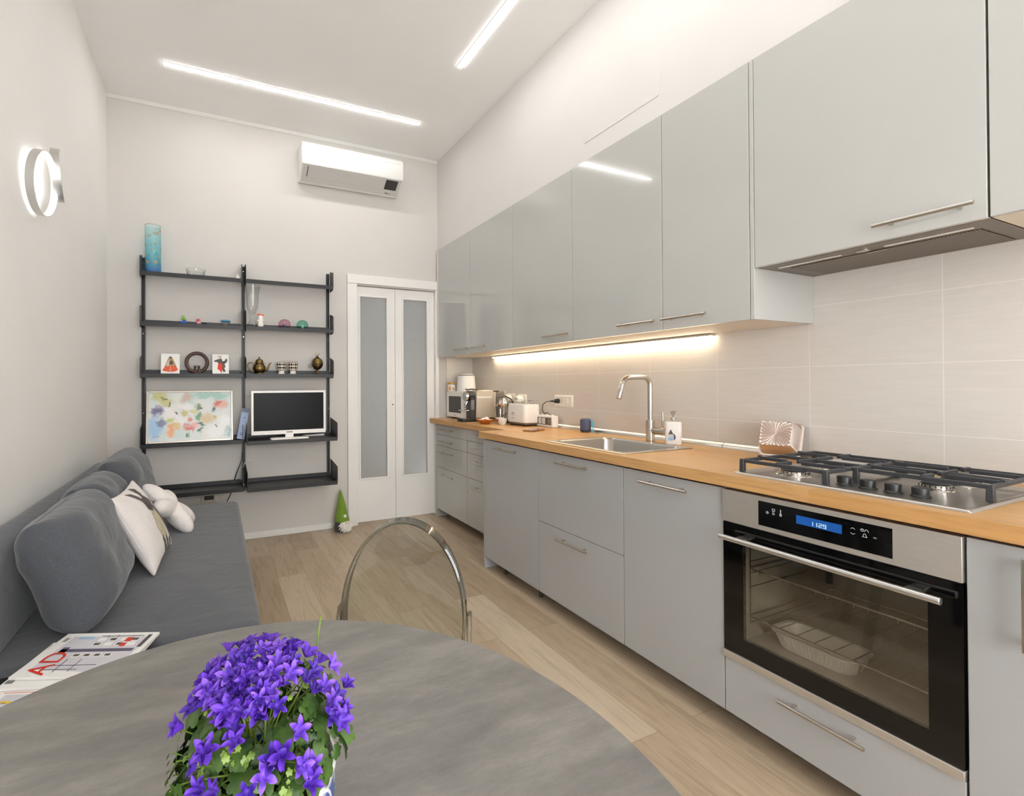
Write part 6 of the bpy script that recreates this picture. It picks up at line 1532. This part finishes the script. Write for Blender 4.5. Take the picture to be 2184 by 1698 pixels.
while cnt < 330:
    a = rnd.uniform(0, 2 * pi); zq = rnd.uniform(-0.95, 0.72)
    d_ = Vector((cos(a) * math.sqrt(1 - zq * zq), sin(a) * math.sqrt(1 - zq * zq), zq)); q = rnd.uniform(0.62, 0.92)
    p = EC + Vector((d_.x * ER.x, d_.y * ER.y, d_.z * ER.z)) * q
    if p.z < 0.022: continue
    if p.z < 0.108 and math.hypot(p.x, p.y) < 0.083: 
        rr = math.hypot(p.x, p.y)
        if rr < 1e-4: continue
        p.x *= 0.086 / rr; p.y *= 0.086 / rr
        # trailing leaves hang over the pot except on the side where the pot shows
        an_ = math.degrees(math.atan2(p.y, p.x))
        if -100 < an_ < 40: continue
    if p.z < 0.117 and math.hypot(p.x, p.y) > 0.060:
        an_ = math.degrees(math.atan2(p.y, p.x))
        if -72 < an_ < 40: continue
    n_ = (d_ + Vector((rnd.uniform(-.7, .7), rnd.uniform(-.7, .7), rnd.uniform(-0.2, .8)))).normalized()
    leaf_at(fol, p, n_, Vector((d_.x, d_.y, -0.6)), rnd.uniform(0.0085, 0.0155), rnd.choice((5, 7, 7)), rnd.uniform(0.05, 0.4)); cnt += 1
build('foliage', fol, MAT['leaf'], r, local=True, ang=60)
stm = M(); sprout = M()
for k in range(90):
    a = rnd.uniform(0, 2 * pi); zq = rnd.uniform(-0.3, 0.9); d_ = Vector((cos(a) * math.sqrt(1 - zq * zq), sin(a) * math.sqrt(1 - zq * zq), zq))
    p1 = EC + Vector((d_.x * ER.x, d_.y * ER.y, d_.z * ER.z)) * rnd.uniform(0.9, 1.02)
    if p1.z < 0.14 and -80 < math.degrees(a) - (360 if a > pi else 0) < 20: continue
    p0 = Vector((rnd.uniform(-0.03, 0.03), rnd.uniform(-0.03, 0.03), 0.092)); pm = (p0 + p1) / 2 + Vector((0, 0, 0.015))
    if p1.z < 0.108: pm = Vector((d_.x * 0.082, d_.y * 0.082, 0.122))
    stm.tube([p0, pm, p1], [0.0011, 0.0009, 0.0007], 5)
    if k % 2 == 0:
        for q in range(3): leaf_at(sprout, p1 + Vector((rnd.uniform(-.006, .006), rnd.uniform(-.006, .006), rnd.uniform(-.006, .006))), (d_ + Vector((rnd.uniform(-.6, .6), rnd.uniform(-.6, .6), rnd.uniform(-.2, .6)))), Vector((0, 0, 1)), rnd.uniform(0.0022, 0.0045), 5)
stm.tube([Vector((0.05, 0.02, 0.16)), Vector((0.060, 0.022, 0.21)), Vector((0.064, 0.018, 0.245))], [0.0013, 0.0011, 0.0007], 6)
build('stems', stm, MAT['sprout'], r, local=True)
part_label(build('young_leaves', sprout, MAT['sprout'], r, local=True), 'pale green young leaves')
# flowers: a bell opening into five pointed petals
def flower_mesh(name, mat, opening=1.0, seed=0):
    N_ = 50; rings = []; rn = random.Random(seed); tw = rn.uniform(-0.15, 0.15)
    for t_, base, zf in ((0.12, 1.0, -0.60), (0.32, 0.9, -0.42), (0.55, 0.55, -0.16), (0.78, 0.22, 0.02), (1.0, 0.0, 0.02 + 0.10 * (1.4 - opening))):
        L = []
        for k in range(N_):
            a = 2 * pi * k / N_; ph = abs(((a * 5 / (2 * pi)) % 1.0) * 2 - 1); lob = (1 - ph) ** 0.8
            rad = 0.0128 * t_ * (base + (1 - base) * (0.30 + 0.74 * lob)) * (0.72 + 0.28 * opening)
            z_ = 0.0128 * (zf - 0.14 * opening * (t_ - 0.5 if t_ > 0.5 else 0) * (1 - lob) + (1 - opening) * 0.5 * t_)
            L.append((rad * cos(a + tw * t_), rad * sin(a + tw * t_), z_))
        rings.append(L)
    mm = M().loft(rings, True, False)
    me = build(name, mm, mat, None, local=True, ang=50)
    return me
protos = []
for s_ in range(6):
    o = flower_mesh('flower', MAT['petal'][s_ % 3], (1.0, 0.85, 1.1, 0.6, 0.95, 0.75)[s_], s_); protos.append(o.data); bpy.data.objects.remove(o)
def ray(u, v): return (RGT * (u - CX) / FPX - UPV * (v - CY) / FPX + FWD).normalized()
CAMP = Vector((0, 0, CAM_H)) - Vector((PX, PY, TZ))
def hit(u, v, k=0.99):
    d_ = ray(u, v); o = CAMP - EC
    S = Vector((1 / (ER.x * k), 1 / (ER.y * k), 1 / (ER.z * k)))
    o2 = Vector((o.x * S.x, o.y * S.y, o.z * S.z)); d2 = Vector((d_.x * S.x, d_.y * S.y, d_.z * S.z))
    A, B, C_ = d2.dot(d2), 2 * o2.dot(d2), o2.dot(o2) - 1
    D_ = B * B - 4 * A * C_
    t_ = (-B - math.sqrt(D_)) / (2 * A) if D_ > 0 else -B / (2 * A)
    return CAMP + d_ * t_
def scatter(poly, gap, tries=4000, cap=99):
    xs = [p[0] for p in poly]; ys = [p[1] for p in poly]; out = []
    for _ in range(tries):
        q = (rnd.uniform(min(xs), max(xs)), rnd.uniform(min(ys), max(ys)))
        if inside(*q, poly) and all((q[0] - o[0]) ** 2 + (q[1] - o[1]) ** 2 > gap * gap for o in out): out.append(q)
        if len(out) >= cap: break
    return out
pts = scatter([(430, 1450), (470, 1405), (520, 1378), (565, 1362), (600, 1378), (632, 1392), (622, 1440), (596, 1470), (596, 1515), (560, 1526), (520, 1530), (470, 1518), (430, 1508), (422, 1475)], 16.5, cap=63)
pts += scatter([(650, 1402), (690, 1405), (706, 1432), (694, 1468), (655, 1482), (640, 1450)], 20, cap=7)
pts += scatter([(700, 1490), (732, 1466), (742, 1500), (735, 1538), (705, 1545), (690, 1515)], 21, cap=6)
pts += [(505, 1592), (500, 1556), (415, 1508), (394, 1550), (440, 1602), (418, 1634), (452, 1622), (628, 1566), (602, 1600), (578, 1624), (560, 1652), (632, 1630), (662, 1632), (650, 1672), (432, 1682), (462, 1688), (530, 1682), (480, 1540)]
made = 0
for i, (u, v) in enumerate(pts):
    p = hit(u, v); e = (p - EC); nn = Vector((e.x / ER.x ** 2, e.y / ER.y ** 2, e.z / ER.z ** 2)).normalized()
    nn = (nn * 0.75 + Vector((rnd.uniform(-.45, .45), rnd.uniform(-.45, .45), 0.25 + rnd.uniform(-.25, .25)))).normalized()
    p = p + nn * rnd.uniform(0.002, 0.011)
    o = bpy.data.objects.new('flower', protos[rnd.randrange(6)]); COL.objects.link(o); o.parent = r
    o.location = p; o.rotation_euler = nn.to_track_quat('Z', 'Y').to_euler(); o.rotation_euler.rotate_axis('Z', rnd.uniform(0, 6.28))
    s_ = rnd.uniform(0.82, 1.12); o.scale = (s_, s_, s_); made += 1
k = 0
while k < 4:   # a few on the side turned away from the viewer
    a = rnd.uniform(0, 2 * pi); zq = rnd.uniform(0.1, 0.9); d_ = Vector((cos(a) * math.sqrt(1 - zq * zq), sin(a) * math.sqrt(1 - zq * zq), zq))
    if d_.y < 0.15: continue
    p = EC + Vector((d_.x * ER.x, d_.y * ER.y, d_.z * ER.z)) * 1.03
    o = bpy.data.objects.new('flower', protos[rnd.randrange(6)]); COL.objects.link(o); o.parent = r
    o.location = p; o.rotation_euler = d_.to_track_quat('Z', 'Y').to_euler(); k += 1
